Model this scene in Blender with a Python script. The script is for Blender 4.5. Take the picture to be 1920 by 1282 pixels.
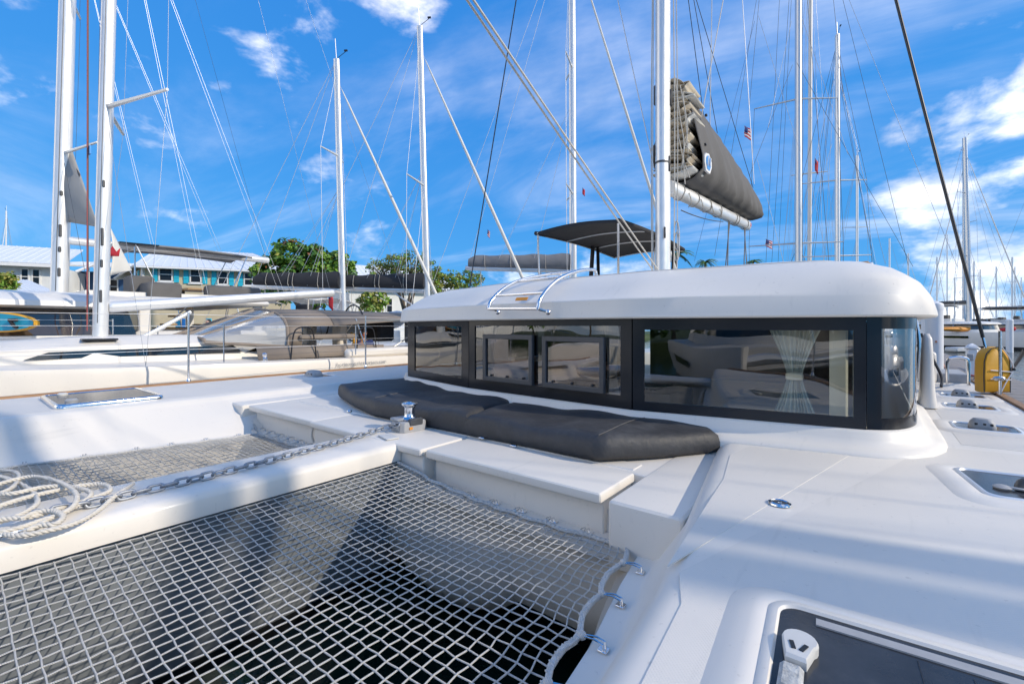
import bpy, bmesh, math, random
from mathutils import Vector, Matrix
random.seed(7)
R = math.radians
sc = bpy.context.scene
for _o in list(bpy.data.objects): bpy.data.objects.remove(_o)
col = sc.collection
# ------------------------------------------------------------------ camera
FPX, HZ, CZ = 853.0, 612.0, 2.4
YAW = math.atan(673 / 853)
cs, sn = math.cos(YAW), math.sin(YAW)
cam = bpy.data.cameras.new('camera'); camo = bpy.data.objects.new('camera', cam); col.objects.link(camo)
cam.sensor_width = 36.0; cam.lens = FPX / 1920 * 36; cam.clip_start = 0.05; cam.clip_end = 6000
camo.location = (0, 0, CZ); camo.rotation_euler = (R(90), 0, YAW)
cam.shift_y = -(641 - HZ) / 1920
sc.camera = camo
# ------------------------------------------------------------------ sun, sky
SUN = Vector((0.84, 0.24, 0.50)).normalized()
sl = bpy.data.lights.new('sun', 'SUN'); slo = bpy.data.objects.new('sun', sl); col.objects.link(slo)
sl.energy = 2.85; sl.angle = R(0.53); sl.color = (1.0, 0.89, 0.73)
slo.rotation_euler = SUN.to_track_quat('Z', 'Y').to_euler(); slo.location = (40, 0, 40)
w = bpy.data.worlds.new('World'); sc.world = w; w.use_nodes = True
CL1, CL2, CL3 = (3.82, 6.12, 0), (7.72, 4.17, -7.08), (-4.93, -4.52, -1.42)
SKR, SKG, SKB = .38, 1.97, 5.5
def build_world():
    nt = w.node_tree; N = nt.nodes; L = nt.links; N.clear()
    def nd(t, **k):
        n = N.new(t)
        for a, b in k.items(): setattr(n, a, b)
        return n
    def mth(op, a, b=None, cl=False):
        n = nd('ShaderNodeMath', operation=op, use_clamp=cl)
        for i, q in enumerate((a, b)):
            if q is None: continue
            if isinstance(q, (int, float)): n.inputs[i].default_value = q
            else: L.new(q, n.inputs[i])
        return n.outputs[0]
    def ss(x, lo, hi):
        n = nd('ShaderNodeMapRange', interpolation_type='SMOOTHSTEP')
        L.new(x, n.inputs[0]); n.inputs[1].default_value = lo; n.inputs[2].default_value = hi
        return n.outputs[0]
    sky = nd('ShaderNodeTexSky', sky_type='NISHITA', sun_disc=False)
    sky.sun_elevation = math.asin(SUN.z); sky.sun_rotation = math.atan2(SUN.x, SUN.y)
    sky.air_density = 1.0; sky.dust_density = 0.35; sky.ozone_density = 2.2; sky.altitude = 0
    # clear tropical air: compress the very bright horizon band channel by channel
    sp = nd('ShaderNodeSeparateColor'); L.new(sky.outputs[0], sp.inputs[0]); hs = nd('ShaderNodeCombineColor')
    for i, (k, p) in enumerate(((SKR, .62), (SKG, .36), (SKB, .18))):
        L.new(mth('MULTIPLY', mth('POWER', sp.outputs[i], p), k), hs.inputs[i])
    tc = nd('ShaderNodeTexCoord'); sep = nd('ShaderNodeSeparateXYZ'); L.new(tc.outputs['Generated'], sep.inputs[0])
    z = sep.outputs[2]; zc = mth('MAXIMUM', z, 0.0)
    # dome projection for clouds
    den = mth('ADD', zc, 0.13)
    cx = mth('DIVIDE', sep.outputs[0], den); cy = mth('DIVIDE', sep.outputs[1], den)
    cmb = nd('ShaderNodeCombineXYZ'); L.new(cx, cmb.inputs[0]); L.new(cy, cmb.inputs[1])
    # wispy high cloud
    mp = nd('ShaderNodeMapping'); mp.inputs['Rotation'].default_value = (0, 0, R(-52)); mp.inputs['Scale'].default_value = (0.55, 1.5, 1)
    mp.inputs['Location'].default_value = CL1
    L.new(cmb.outputs[0], mp.inputs[0])
    n1 = nd('ShaderNodeTexNoise'); n1.inputs['Scale'].default_value = 0.62; n1.inputs['Detail'].default_value = 9; n1.inputs['Roughness'].default_value = 0.6
    n1.inputs['Distortion'].default_value = 0.9
    L.new(mp.outputs[0], n1.inputs['Vector'])
    wisp = mth('MULTIPLY', ss(n1.outputs[0], 0.47, 0.84), 0.27)
    # cumulus near the horizon
    mp2 = nd('ShaderNodeMapping'); mp2.inputs['Scale'].default_value = (1, 1, 1.9); mp2.inputs['Location'].default_value = CL2
    L.new(tc.outputs['Generated'], mp2.inputs[0])
    n2 = nd('ShaderNodeTexNoise'); n2.inputs['Scale'].default_value = 4.6; n2.inputs['Detail'].default_value = 11; n2.inputs['Roughness'].default_value = 0.56
    n2.inputs['Distortion'].default_value = 0.15
    L.new(mp2.outputs[0], n2.inputs['Vector'])
    # slow variation: cloud banks added mostly out of view to neutralise the blue fill
    mp3 = nd('ShaderNodeMapping'); mp3.inputs['Location'].default_value = CL3; L.new(tc.outputs['Generated'], mp3.inputs[0])
    n4 = nd('ShaderNodeTexNoise'); n4.inputs['Scale'].default_value = 1.25; n4.inputs['Detail'].default_value = 1; L.new(mp3.outputs[0], n4.inputs['Vector'])
    thr = mth('ADD', mth('ADD', 1.102, mth('MULTIPLY', n4.outputs[0], -1.4)), mth('MULTIPLY', zc, 0.20))
    cum = nd('ShaderNodeMapRange', interpolation_type='SMOOTHSTEP'); L.new(n2.outputs[0], cum.inputs[0]); L.new(thr, cum.inputs[1])
    L.new(mth('ADD', thr, 0.25), cum.inputs[2])
    cumf = mth('MULTIPLY', cum.outputs[0], 0.92)
    fac = mth('MAXIMUM', mth('MULTIPLY', wisp, ss(zc, 0.02, 0.2)), cumf)
    n3 = nd('ShaderNodeTexNoise'); n3.inputs['Scale'].default_value = 7; n3.inputs['Detail'].default_value = 5
    L.new(tc.outputs['Generated'], n3.inputs['Vector'])
    cr = nd('ShaderNodeMixRGB'); cr.inputs[1].default_value = (12.0, 11.4, 10.8, 1); cr.inputs[2].default_value = (22.0, 20.3, 17.8, 1)  # cloud colours brightened so the unseen banks whiten the fill light
    L.new(ss(n3.outputs[0], 0.35, 0.65), cr.inputs[0])
    mx = nd('ShaderNodeMixRGB'); L.new(fac, mx.inputs[0]); L.new(hs.outputs[0], mx.inputs[1]); L.new(cr.outputs[0], mx.inputs[2])
    bg = nd('ShaderNodeBackground'); bg.inputs[1].default_value = 0.10
    out = nd('ShaderNodeOutputWorld'); L.new(mx.outputs[0], bg.inputs[0]); L.new(bg.outputs[0], out.inputs[0])
build_world()
vs = sc.view_settings; vs.view_transform = 'Standard'; vs.look = 'None'; vs.gamma = 1.0; vs.exposure = 0.26; vs.use_curve_mapping = False
cy_ = sc.cycles; cy_.max_bounces = 9; cy_.transparent_max_bounces = 14; cy_.diffuse_bounces = 4; cy_.glossy_bounces = 4
# ------------------------------------------------------------------ photo-space placement helpers (a pixel and one known coordinate give a point)
def C(u, v, d):
    l = (u - 960) / FPX * d
    return Vector((cs * l - sn * d, sn * l + cs * d, CZ + (HZ - v) / FPX * d))
def PZ(u, v, z): return C(u, v, (z - CZ) * FPX / (HZ - v))
def PX(u, v, x): return C(u, v, x / (cs * (u - 960) / FPX - sn))
def PY(u, v, y): return C(u, v, y / (sn * (u - 960) / FPX + cs))
# ------------------------------------------------------------------ materials
MATS = {}
def mat(name, base=(.8, .8, .8), rough=.5, metal=0., var=0., vscale=3., bump=0., bscale=40., coat=0., dirt=None, dscale=1.3, damt=.35, spec=.5, trans=0., alpha=1., emit=0, sheen=0, stretch=None, wave=None, speck=0):
    m = bpy.data.materials.new(name); m.use_nodes = True; nt = m.node_tree; N = nt.nodes; L = nt.links
    b = N['Principled BSDF']; b.inputs['Roughness'].default_value = rough; b.inputs['Metallic'].default_value = metal
    b.inputs['Base Color'].default_value = (*base, 1); b.inputs['Specular IOR Level'].default_value = spec
    b.inputs['Coat Weight'].default_value = coat; b.inputs['Coat Roughness'].default_value = .08
    b.inputs['Transmission Weight'].default_value = trans; b.inputs['Alpha'].default_value = alpha
    if sheen: b.inputs['Sheen Weight'].default_value = sheen
    tc = N.new('ShaderNodeTexCoord'); vec = tc.outputs['Object']
    if stretch:
        mp = N.new('ShaderNodeMapping'); mp.inputs['Scale'].default_value = stretch; L.new(vec, mp.inputs[0]); vec = mp.outputs[0]
    cur = None
    if var:
        n = N.new('ShaderNodeTexNoise'); n.inputs['Scale'].default_value = vscale; n.inputs['Detail'].default_value = 6; n.inputs['Roughness'].default_value = .6
        L.new(vec, n.inputs['Vector'])
        mx = N.new('ShaderNodeMixRGB'); mx.inputs[1].default_value = (*[max(0, c * (1 - var)) for c in base], 1); mx.inputs[2].default_value = (*[min(1, c * (1 + var)) for c in base], 1)
        rr = N.new('ShaderNodeMapRange'); rr.inputs[1].default_value = .3; rr.inputs[2].default_value = .7; L.new(n.outputs[0], rr.inputs[0]); L.new(rr.outputs[0], mx.inputs[0])
        cur = mx.outputs[0]
        r2 = N.new('ShaderNodeMapRange'); r2.inputs[3].default_value = max(.02, rough * .8); r2.inputs[4].default_value = min(1, rough * 1.25); L.new(n.outputs[0], r2.inputs[0]); L.new(r2.outputs[0], b.inputs['Roughness'])
    if dirt:
        n = N.new('ShaderNodeTexNoise'); n.inputs['Scale'].default_value = dscale; n.inputs['Detail'].default_value = 8; n.inputs['Roughness'].default_value = .7
        L.new(vec, n.inputs['Vector'])
        rr = N.new('ShaderNodeMapRange'); rr.interpolation_type = 'SMOOTHSTEP'; rr.inputs[1].default_value = .5; rr.inputs[2].default_value = .78; rr.inputs[4].default_value = damt; L.new(n.outputs[0], rr.inputs[0])
        mx = N.new('ShaderNodeMixRGB'); mx.inputs[2].default_value = (*dirt, 1)
        if cur: L.new(cur, mx.inputs[1])
        else: mx.inputs[1].default_value = (*base, 1)
        L.new(rr.outputs[0], mx.inputs[0]); cur = mx.outputs[0]
    if speck:
        # fine scuffs and rain streaks
        for sc3, lo, hi, am, cc in (((1, 1, 1), .66, .74, speck, (.30, .27, .23)), ((9, .8, 3), .60, .80, speck * .8, (.42, .40, .36))):
            mp_ = N.new('ShaderNodeMapping'); mp_.inputs['Scale'].default_value = sc3; L.new(tc.outputs['Object'], mp_.inputs[0])
            n = N.new('ShaderNodeTexNoise'); n.inputs['Scale'].default_value = 38 if sc3[0] == 1 else 2.6; n.inputs['Detail'].default_value = 4; L.new(mp_.outputs[0], n.inputs['Vector'])
            rr = N.new('ShaderNodeMapRange'); rr.interpolation_type = 'SMOOTHSTEP'; rr.inputs[1].default_value = lo; rr.inputs[2].default_value = hi; rr.inputs[4].default_value = am; L.new(n.outputs[0], rr.inputs[0])
            mx = N.new('ShaderNodeMixRGB'); mx.inputs[2].default_value = (*cc, 1); mx.inputs[1].default_value = (*base, 1)
            if cur: L.new(cur, mx.inputs[1])
            L.new(rr.outputs[0], mx.inputs[0]); cur = mx.outputs[0]
    if cur: L.new(cur, b.inputs['Base Color'])
    if bump:
        bp = N.new('ShaderNodeBump'); bp.inputs['Strength'].default_value = bump; bp.inputs['Distance'].default_value = .01
        if wave:
            n = N.new('ShaderNodeTexWave'); n.bands_direction = wave; n.inputs['Scale'].default_value = bscale; n.inputs['Distortion'].default_value = .3; L.new(vec, n.inputs['Vector'])
        else:
            n = N.new('ShaderNodeTexNoise'); n.inputs['Scale'].default_value = bscale; n.inputs['Detail'].default_value = 5; L.new(vec, n.inputs['Vector'])
        L.new(n.outputs[0], bp.inputs['Height']); L.new(bp.outputs[0], b.inputs['Normal'])
    if emit:
        b.inputs['Emission Color'].default_value = (*base, 1); b.inputs['Emission Strength'].default_value = emit
    MATS[name] = m; return m
def glassmat(name, tint, refl=.06, rough=0.0, body=None, bodyfac=0.):
    """pane: clear or tinted see-through film with a fresnel mirror, optionally part opaque"""
    m = bpy.data.materials.new(name); m.use_nodes = True; nt = m.node_tree; N = nt.nodes; L = nt.links; N.clear()
    tr = N.new('ShaderNodeBsdfTransparent'); tr.inputs[0].default_value = (*tint, 1)
    gl = N.new('ShaderNodeBsdfGlossy'); gl.inputs['Roughness'].default_value = rough; gl.inputs[0].default_value = (1, 1, 1, 1)
    # Schlick mirror that does not care which way the sheet faces
    ge = N.new('ShaderNodeNewGeometry'); dt = N.new('ShaderNodeVectorMath'); dt.operation = 'DOT_PRODUCT'; L.new(ge.outputs['Incoming'], dt.inputs[0]); L.new(ge.outputs['Normal'], dt.inputs[1])
    ab = N.new('ShaderNodeMath'); ab.operation = 'ABSOLUTE'; L.new(dt.outputs['Value'], ab.inputs[0]); om = N.new('ShaderNodeMath'); om.operation = 'SUBTRACT'; om.inputs[0].default_value = 1; L.new(ab.outputs[0], om.inputs[1])
    p5 = N.new('ShaderNodeMath'); p5.operation = 'POWER'; L.new(om.outputs[0], p5.inputs[0]); p5.inputs[1].default_value = 5
    fr = N.new('ShaderNodeMath'); fr.operation = 'MULTIPLY_ADD'; L.new(p5.outputs[0], fr.inputs[0]); fr.inputs[1].default_value = .96; fr.inputs[2].default_value = .04
    # slight waviness
    tc = N.new('ShaderNodeTexCoord'); n = N.new('ShaderNodeTexNoise'); n.inputs['Scale'].default_value = 1.6; n.inputs['Detail'].default_value = 1; L.new(tc.outputs['Object'], n.inputs['Vector'])
    bp = N.new('ShaderNodeBump'); bp.inputs['Strength'].default_value = .06; bp.inputs['Distance'].default_value = .1; L.new(n.outputs[0], bp.inputs['Height']); L.new(bp.outputs[0], gl.inputs['Normal'])
    ad = N.new('ShaderNodeMath'); ad.operation = 'MULTIPLY_ADD'; ad.use_clamp = True; L.new(fr.outputs[0], ad.inputs[0]); ad.inputs[1].default_value = 1.3; ad.inputs[2].default_value = refl
    last = tr.outputs[0]
    if bodyfac:
        df = N.new('ShaderNodeBsdfDiffuse'); df.inputs[0].default_value = (*body, 1); mb = N.new('ShaderNodeMixShader'); mb.inputs[0].default_value = bodyfac; L.new(last, mb.inputs[1]); L.new(df.outputs[0], mb.inputs[2]); last = mb.outputs[0]
    mx = N.new('ShaderNodeMixShader'); L.new(ad.outputs[0], mx.inputs[0]); L.new(last, mx.inputs[1]); L.new(gl.outputs[0], mx.inputs[2])
    o = N.new('ShaderNodeOutputMaterial'); L.new(mx.outputs[0], o.inputs[0]); MATS[name] = m; return m
WHITE = (.77, .718, .64)
mat('gel', WHITE, .42, var=.02, spec=.4, vscale=2.2, dirt=(.60, .57, .51), dscale=1.1, damt=.22, coat=.05, speck=.22)
mat('gelfar', (.73, .70, .65), .35, var=.05, vscale=1.2, dirt=(.55, .53, .5), damt=.3)
mat('hullgrey', (.50, .52, .53), .4, var=.06, vscale=1.2, dirt=(.35, .36, .34), damt=.35)
mat('fairing_shade', (.26, .285, .31), .35, var=.12, vscale=1.5, dirt=(.10, .11, .11), damt=.4)  # dark grey puts the shade under the net into the colour
mat('boot', (.015, .016, .018), .45, var=.3, vscale=6)
mat('steel', (.74, .75, .77), .14, metal=1, var=.05, vscale=30, bump=.05, bscale=90)
mat('galv', (.34, .36, .39), .5, metal=.7, var=.2, vscale=60, dirt=(.28, .22, .17), dscale=30, damt=.3)
mat('alu', (.78, .78, .77), .34, metal=.5, var=.04, vscale=4, dirt=(.55, .55, .55), dscale=3, damt=.25)
mat('mastgrey', (.62, .64, .66), .35, metal=.6, var=.05, vscale=4)
mat('black', (.018, .018, .02), .4, var=.2, vscale=8)
mat('rubber', (.03, .03, .032), .6, var=.2, vscale=12)
mat('winblack', (.014, .017, .022), .16, var=.1, vscale=3, spec=.35)
mat('cushion', (.040, .040, .042), .6, var=.25, vscale=9, bump=.5, bscale=24, dirt=(.13, .13, .13), dscale=3.0, damt=.5)
mat('canvas', (.115, .110, .106), .85, var=.14, vscale=3, bump=.6, bscale=7, dirt=(.14, .14, .14), dscale=2, damt=.35)
mat('canvasgrey', (.20, .20, .205), .85, var=.12, vscale=3, bump=.4, bscale=9, dirt=(.3, .3, .3), damt=.3)
mat('canvasblack', (.03, .03, .033), .8, var=.2, vscale=3, bump=.35, bscale=7)
mat('taupe', (.25, .205, .165), .85, var=.08, vscale=2.5, bump=.25, bscale=6, dirt=(.33, .29, .24), damt=.3)
mat('sail', (.60, .52, .40), .8, var=.08, vscale=3, bump=.25, bscale=8)
mat('sailgrey', (.36, .35, .33), .8, var=.08, vscale=2, bump=.3, bscale=4)
mat('sailwhite', (.74, .72, .66), .75, var=.05, vscale=2, bump=.25, bscale=5)
mat('rope', (.66, .62, .55), .9, var=.12, vscale=40, bump=.9, bscale=60, wave='DIAGONAL')
mat('line', (.60, .56, .49), .9, var=.1, vscale=30)
mat('strand', (.63, .585, .51), .9, var=.12, vscale=45)
mat('ropegrey', (.64, .62, .58), .9, var=.12, vscale=40, bump=.5, bscale=70, wave='DIAGONAL')
mat('ropered', (.42, .10, .09), .9, var=.2, vscale=30)
mat('hoseorange', (.55, .22, .10), .6, var=.1, vscale=20)
mat('netcord', (.86, .845, .81), .85, var=.1, vscale=50, bump=.8, bscale=130, wave='DIAGONAL')
mat('wire', (.36, .38, .41), .35, metal=.6)
mat('wirelight', (.62, .63, .65), .4, metal=.3)
mat('wiredark', (.05, .06, .075), .5)
mat('wireblue', (.03, .12, .32), .6)
mat('teak', (.30, .17, .085), .6, var=.3, vscale=5, stretch=(6, 1, 6), bump=.2, bscale=30)
mat('plank', (.27, .245, .225), .85, var=.3, vscale=4, stretch=(1, 8, 8), bump=.5, bscale=14, dirt=(.16, .14, .13), damt=.5)
mat('pile', (.80, .80, .80), .45, var=.03, vscale=2, dirt=(.5, .48, .44), damt=.3)
mat('yellow', (.72, .36, .02), .55, var=.08, vscale=5, bump=.15, bscale=25, dirt=(.5, .27, .05), damt=.3)
mat('plasticgrey', (.36, .36, .36), .5, var=.1, vscale=12)
mat('plasticlight', (.60, .59, .56), .5, var=.06, vscale=12)
mat('darkplastic', (.06, .063, .068), .45, var=.15, vscale=15)
mat('teal', (.03, .36, .50), .35, var=.04, vscale=3)
mat('tealshutter', (.025, .50, .68), .5, var=.06, vscale=4)
mat('cream', (.66, .56, .38), .7, var=.05, vscale=2, bump=.9, bscale=4.6, wave='Z', dirt=(.45, .38, .27), damt=.3)
mat('housewhite', (.76, .77, .76), .7, var=.04, vscale=2, dirt=(.55, .55, .52), damt=.3)
mat('houseblue', (.035, .10, .22), .6, var=.1, vscale=2, bump=.6, bscale=5, wave='Z')
mat('houseyellow', (.62, .40, .09), .7, var=.08, vscale=1)
mat('roofwhite', (.74, .76, .78), .45, var=.03, vscale=1.2, dirt=(.55, .57, .6), damt=.3)
mat('trim', (.80, .80, .79), .5, var=.03, vscale=4)
mat('bark', (.16, .125, .09), .9, var=.3, vscale=6, bump=.8, bscale=18)
mat('leafdark', (.07, .17, .02), .5, var=.35, vscale=1.5)
mat('leafmid', (.17, .31, .035), .5, var=.3, vscale=1.5)
mat('leafyellow', (.30, .30, .06), .55, var=.3, vscale=1.5)
mat('leafrust', (.24, .09, .035), .55, var=.3, vscale=2)
mat('palm', (.09, .17, .025), .5, var=.3, vscale=3)
mat('skin', (.36, .19, .12), .5, var=.05, vscale=20)
mat('skinpale', (.56, .33, .24), .5, var=.05, vscale=20)
mat('hair', (.02, .015, .012), .6)
mat('shirtred', (.50, .03, .035), .8, var=.1, vscale=12)
mat('shirtblue', (.03, .05, .16), .8, var=.1, vscale=12)
mat('shorts', (.05, .055, .075), .8, var=.1, vscale=12)
mat('flagred', (.55, .03, .04), .7); mat('flagblue', (.03, .05, .2), .7); mat('flagwhite', (.75, .75, .75), .7)
mat('inttan', (.40, .27, .20), .6, var=.1, vscale=3)
mat('intdark', (.085, .072, .062), .5, var=.3, vscale=3)
mat('intcream', (.55, .52, .40), .6, var=.05, vscale=3)
mat('curtain', (.46, .50, .44), .8, var=.05, vscale=6)
mat('wood', (.42, .27, .13), .45, var=.2, vscale=4, stretch=(8, 1, 1))
mat('grip', (.44, .44, .42), .8, var=.3, vscale=60, bump=.5, bscale=120)
mat('dinghy', (.50, .53, .57), .5, var=.05, vscale=3)
mat('logoblue', (.03, .28, .70), .5); mat('orange', (.75, .28, .02), .6)
mat('land', (.05, .08, .02), .9, var=.4, vscale=.3)
glassmat('clear', (.90, .92, .89), refl=.08)
glassmat('clearpink', (.66, .58, .57), refl=.09)
glassmat('smoke', (.70, .73, .74), refl=.12)
glassmat('vinyl', (.72, .73, .73), refl=.02, rough=.12, body=(.62, .62, .61), bodyfac=.46)
glassmat('tintpane', (.42, .43, .44), refl=.05)
glassmat('darkpane', (.05, .055, .06), refl=.05)
mat('hatchglass', (.028, .030, .034), .16, var=.5, vscale=5, dirt=(.10, .10, .10), dscale=9, damt=.35, spec=.4)
# deck with moulded non-skid
def deckmat():
    m = mat('deck', (.715, .668, .597), .5, var=.02, vscale=1.6, dirt=(.56, .53, .48), dscale=.9, damt=.28, speck=.26)
    nt = m.node_tree; N = nt.nodes; L = nt.links; b = N['Principled BSDF']
    tc = N.new('ShaderNodeTexCoord'); mp = N.new('ShaderNodeMapping'); mp.inputs['Rotation'].default_value = (0, 0, R(45)); L.new(tc.outputs['Object'], mp.inputs[0])
    v1 = N.new('ShaderNodeTexWave'); v1.bands_direction = 'X'; v1.inputs['Scale'].default_value = 42; L.new(mp.outputs[0], v1.inputs[0])
    v2 = N.new('ShaderNodeTexWave'); v2.bands_direction = 'Y'; v2.inputs['Scale'].default_value = 42; L.new(mp.outputs[0], v2.inputs[0])
    mu = N.new('ShaderNodeMath'); mu.operation = 'MULTIPLY'; L.new(v1.outputs['Fac'], mu.inputs[0]); L.new(v2.outputs['Fac'], mu.inputs[1])
    bp = N.new('ShaderNodeBump'); bp.inputs['Strength'].default_value = .14; bp.inputs['Distance'].default_value = .004; L.new(mu.outputs[0], bp.inputs['Height']); L.new(bp.outputs[0], b.inputs['Normal'])
deckmat()
# ------------------------------------------------------------------ mesh collector
CEN = {}
class MB:
    def __init__(s): s.v = []; s.f = []
    def add(s, vs_, fs):
        o = len(s.v); s.v += [tuple(q) for q in vs_]; s.f += [tuple(i + o for i in q) for q in fs]; return s
    def box(s, c, d, rz=0, bev=0, rot=None, seg=1):
        bm = bmesh.new(); bmesh.ops.create_cube(bm, size=1)
        for q in bm.verts: q.co = Vector((q.co.x * d[0], q.co.y * d[1], q.co.z * d[2]))
        if bev: bmesh.ops.bevel(bm, geom=bm.edges[:], offset=bev, segments=seg, affect='EDGES', profile=.6)
        Mx = Matrix.Translation(c) @ (rot.to_4x4() if rot else Matrix.Rotation(rz, 4, 'Z'))
        bm.verts.index_update()
        s.add([Mx @ q.co for q in bm.verts], [[q.index for q in f.verts] for f in bm.faces]); bm.free(); return s
    def tube(s, pts, r, n=8, closed=False, cap=True):
        P = [Vector(p) for p in pts]; m = len(P)
        rr = r if isinstance(r, (list, tuple)) else [r] * m
        T = []
        for i in range(m):
            if closed: t = P[(i + 1) % m] - P[i - 1]
            else: t = P[min(i + 1, m - 1)] - P[max(i - 1, 0)]
            T.append(t.normalized() if t.length > 1e-9 else Vector((0, 0, 1)))
        a = T[0].orthogonal().normalized(); vs_ = []
        for i in range(m):
            a = (a - T[i] * a.dot(T[i]))
            a = a.normalized() if a.length > 1e-6 else T[i].orthogonal().normalized()
            b = T[i].cross(a)
            for k in range(n):
                an = 2 * math.pi * k / n
                vs_.append(P[i] + (a * math.cos(an) + b * math.sin(an)) * rr[i])
        fs = []
        for i in range(m if closed else m - 1):
            j = (i + 1) % m
            for k in range(n):
                k2 = (k + 1) % n; fs.append((i * n + k, i * n + k2, j * n + k2, j * n + k))
        if cap and not closed: fs += [tuple(range(n - 1, -1, -1)), tuple((m - 1) * n + k for k in range(n))]
        return s.add(vs_, fs)
    def oval(s, p0, p1, rx, ry, n=12, rx1=None, ry1=None):
        p0 = Vector(p0); p1 = Vector(p1); rx1 = rx1 or rx; ry1 = ry1 or ry
        vs_ = [p0 + Vector((rx * math.cos(2 * math.pi * k / n), ry * math.sin(2 * math.pi * k / n), 0)) for k in range(n)]
        vs_ += [p1 + Vector((rx1 * math.cos(2 * math.pi * k / n), ry1 * math.sin(2 * math.pi * k / n), 0)) for k in range(n)]
        return s.add(vs_, [(k, (k + 1) % n, n + (k + 1) % n, n + k) for k in range(n)] + [tuple(range(n - 1, -1, -1)), tuple(range(n, 2 * n))])
    def lathe(s, c, prof, n=20, rot=None):
        c = Vector(c); vs_ = []
        for r_, z_ in prof:
            for k in range(n):
                q = Vector((r_ * math.cos(2 * math.pi * k / n), r_ * math.sin(2 * math.pi * k / n), z_)); vs_.append(c + (rot @ q if rot else q))
        fs = []
        for i in range(len(prof) - 1):
            for k in range(n): fs.append((i * n + k, i * n + (k + 1) % n, (i + 1) * n + (k + 1) % n, (i + 1) * n + k))
        fs += [tuple(range(n - 1, -1, -1)), tuple((len(prof) - 1) * n + k for k in range(n))]
        return s.add(vs_, fs)
    def loft(s, rings, closed=True, cap=True):
        n = len(rings[0]); vs_ = [q for r_ in rings for q in r_]; fs = []
        for i in range(len(rings) - 1):
            for k in range(n if closed else n - 1): fs.append((i * n + k, i * n + (k + 1) % n, (i + 1) * n + (k + 1) % n, (i + 1) * n + k))
        if cap and closed: fs += [tuple(range(n - 1, -1, -1)), tuple((len(rings) - 1) * n + k for k in range(n))]
        return s.add(vs_, fs)
    def prism(s, poly, z0, z1):
        n = len(poly); return s.loft([[(x, y, z0) for x, y in poly], [(x, y, z1) for x, y in poly]])
    def quad(s, a, b, c, d): return s.add([a, b, c, d], [(0, 1, 2, 3)])
    def slab(s, a, b, c, d, t):
        """thick quad: four corners and a thickness along the normal"""
        a, b, c, d = map(Vector, (a, b, c, d)); nrm = (b - a).cross(d - a).normalized() * t
        return s.add([a, b, c, d, a + nrm, b + nrm, c + nrm, d + nrm], [(3, 2, 1, 0), (4, 5, 6, 7), (0, 1, 5, 4), (1, 2, 6, 5), (2, 3, 7, 6), (3, 0, 4, 7)])
    def grid(s, fn, nu, nv):
        vs_ = [fn(i / nu, j / nv) for i in range(nu + 1) for j in range(nv + 1)]
        return s.add(vs_, [(i * (nv + 1) + j, i * (nv + 1) + j + 1, (i + 1) * (nv + 1) + j + 1, (i + 1) * (nv + 1) + j) for i in range(nu) for j in range(nv)])
    def ball(s, c, r, n=8, sq=(1, 1, 1)):
        c = Vector(c); prof = [(math.sin(math.pi * i / n) * r, -math.cos(math.pi * i / n) * r) for i in range(n + 1)]
        prof[0] = (r * .02, -r); prof[-1] = (r * .02, r); o = len(s.v); s.lathe((0, 0, 0), prof, n + 4)
        for i in range(o, len(s.v)): q = s.v[i]; s.v[i] = (c.x + q[0] * sq[0], c.y + q[1] * sq[1], c.z + q[2] * sq[2])
        return s
    def build(s, name, m, parent=None, ang=38, solid=0, sub=0, keep=False, fixn=True):
        me = bpy.data.meshes.new(name)
        if keep: c = Vector((0, 0, 0))
        else:
            c = Vector([(min(q[i] for q in s.v) + max(q[i] for q in s.v)) / 2 for i in range(3)])
        me.from_pydata([(q[0] - c.x, q[1] - c.y, q[2] - c.z) for q in s.v], [], s.f); me.update()
        if fixn and len(s.f) < 60000:
            bm = bmesh.new(); bm.from_mesh(me); bmesh.ops.recalc_face_normals(bm, faces=bm.faces[:]); bm.to_mesh(me); bm.free()
        me.polygons.foreach_set('use_smooth', [True] * len(me.polygons))
        me.set_sharp_from_angle(angle=R(ang))
        me.materials.append(MATS[m] if isinstance(m, str) else m)
        o = bpy.data.objects.new(name, me); col.objects.link(o)
        o.location = c - (CEN[parent.name] if parent else Vector((0, 0, 0)))
        CEN[o.name] = c
        if parent: o.parent = parent
        if solid:
            q = o.modifiers.new('thick', 'SOLIDIFY'); q.thickness = solid; q.offset = 0
        if sub:
            q = o.modifiers.new('sub', 'SUBSURF'); q.levels = sub; q.render_levels = sub
        return o
def tag(o, label=None, cat=None, group=None, kind=None):
    if label: o['label'] = label
    if cat: o['category'] = cat
    if group: o['group'] = group
    if kind: o['kind'] = kind
    return o
def thing(name, label, cat, loc=(0, 0, 0), rz=0, group=None, world=False):
    """an Empty at the thing's base; parts are then given in its local frame (or in world coordinates if world)"""
    o = bpy.data.objects.new(name, None); col.objects.link(o); o.empty_display_size = .2
    o.location = loc; o.rotation_euler = (0, 0, rz); CEN[o.name] = Vector(loc) if world else Vector((0, 0, 0))
    return tag(o, label, cat, group)
def struct(o): o['kind'] = 'structure'; return o
def copy_tree(o, parent=None):
    c = o.copy(); col.objects.link(c); c.parent = parent
    for ch in list(o.children): copy_tree(ch, c)
    return c
def lerp(a, b, t): return Vector(a) * (1 - t) + Vector(b) * t
def sag(a, b, s_, n=8): return [lerp(a, b, i / n) - Vector((0, 0, s_ * 4 * (i / n) * (1 - i / n))) for i in range(n + 1)]
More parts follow.
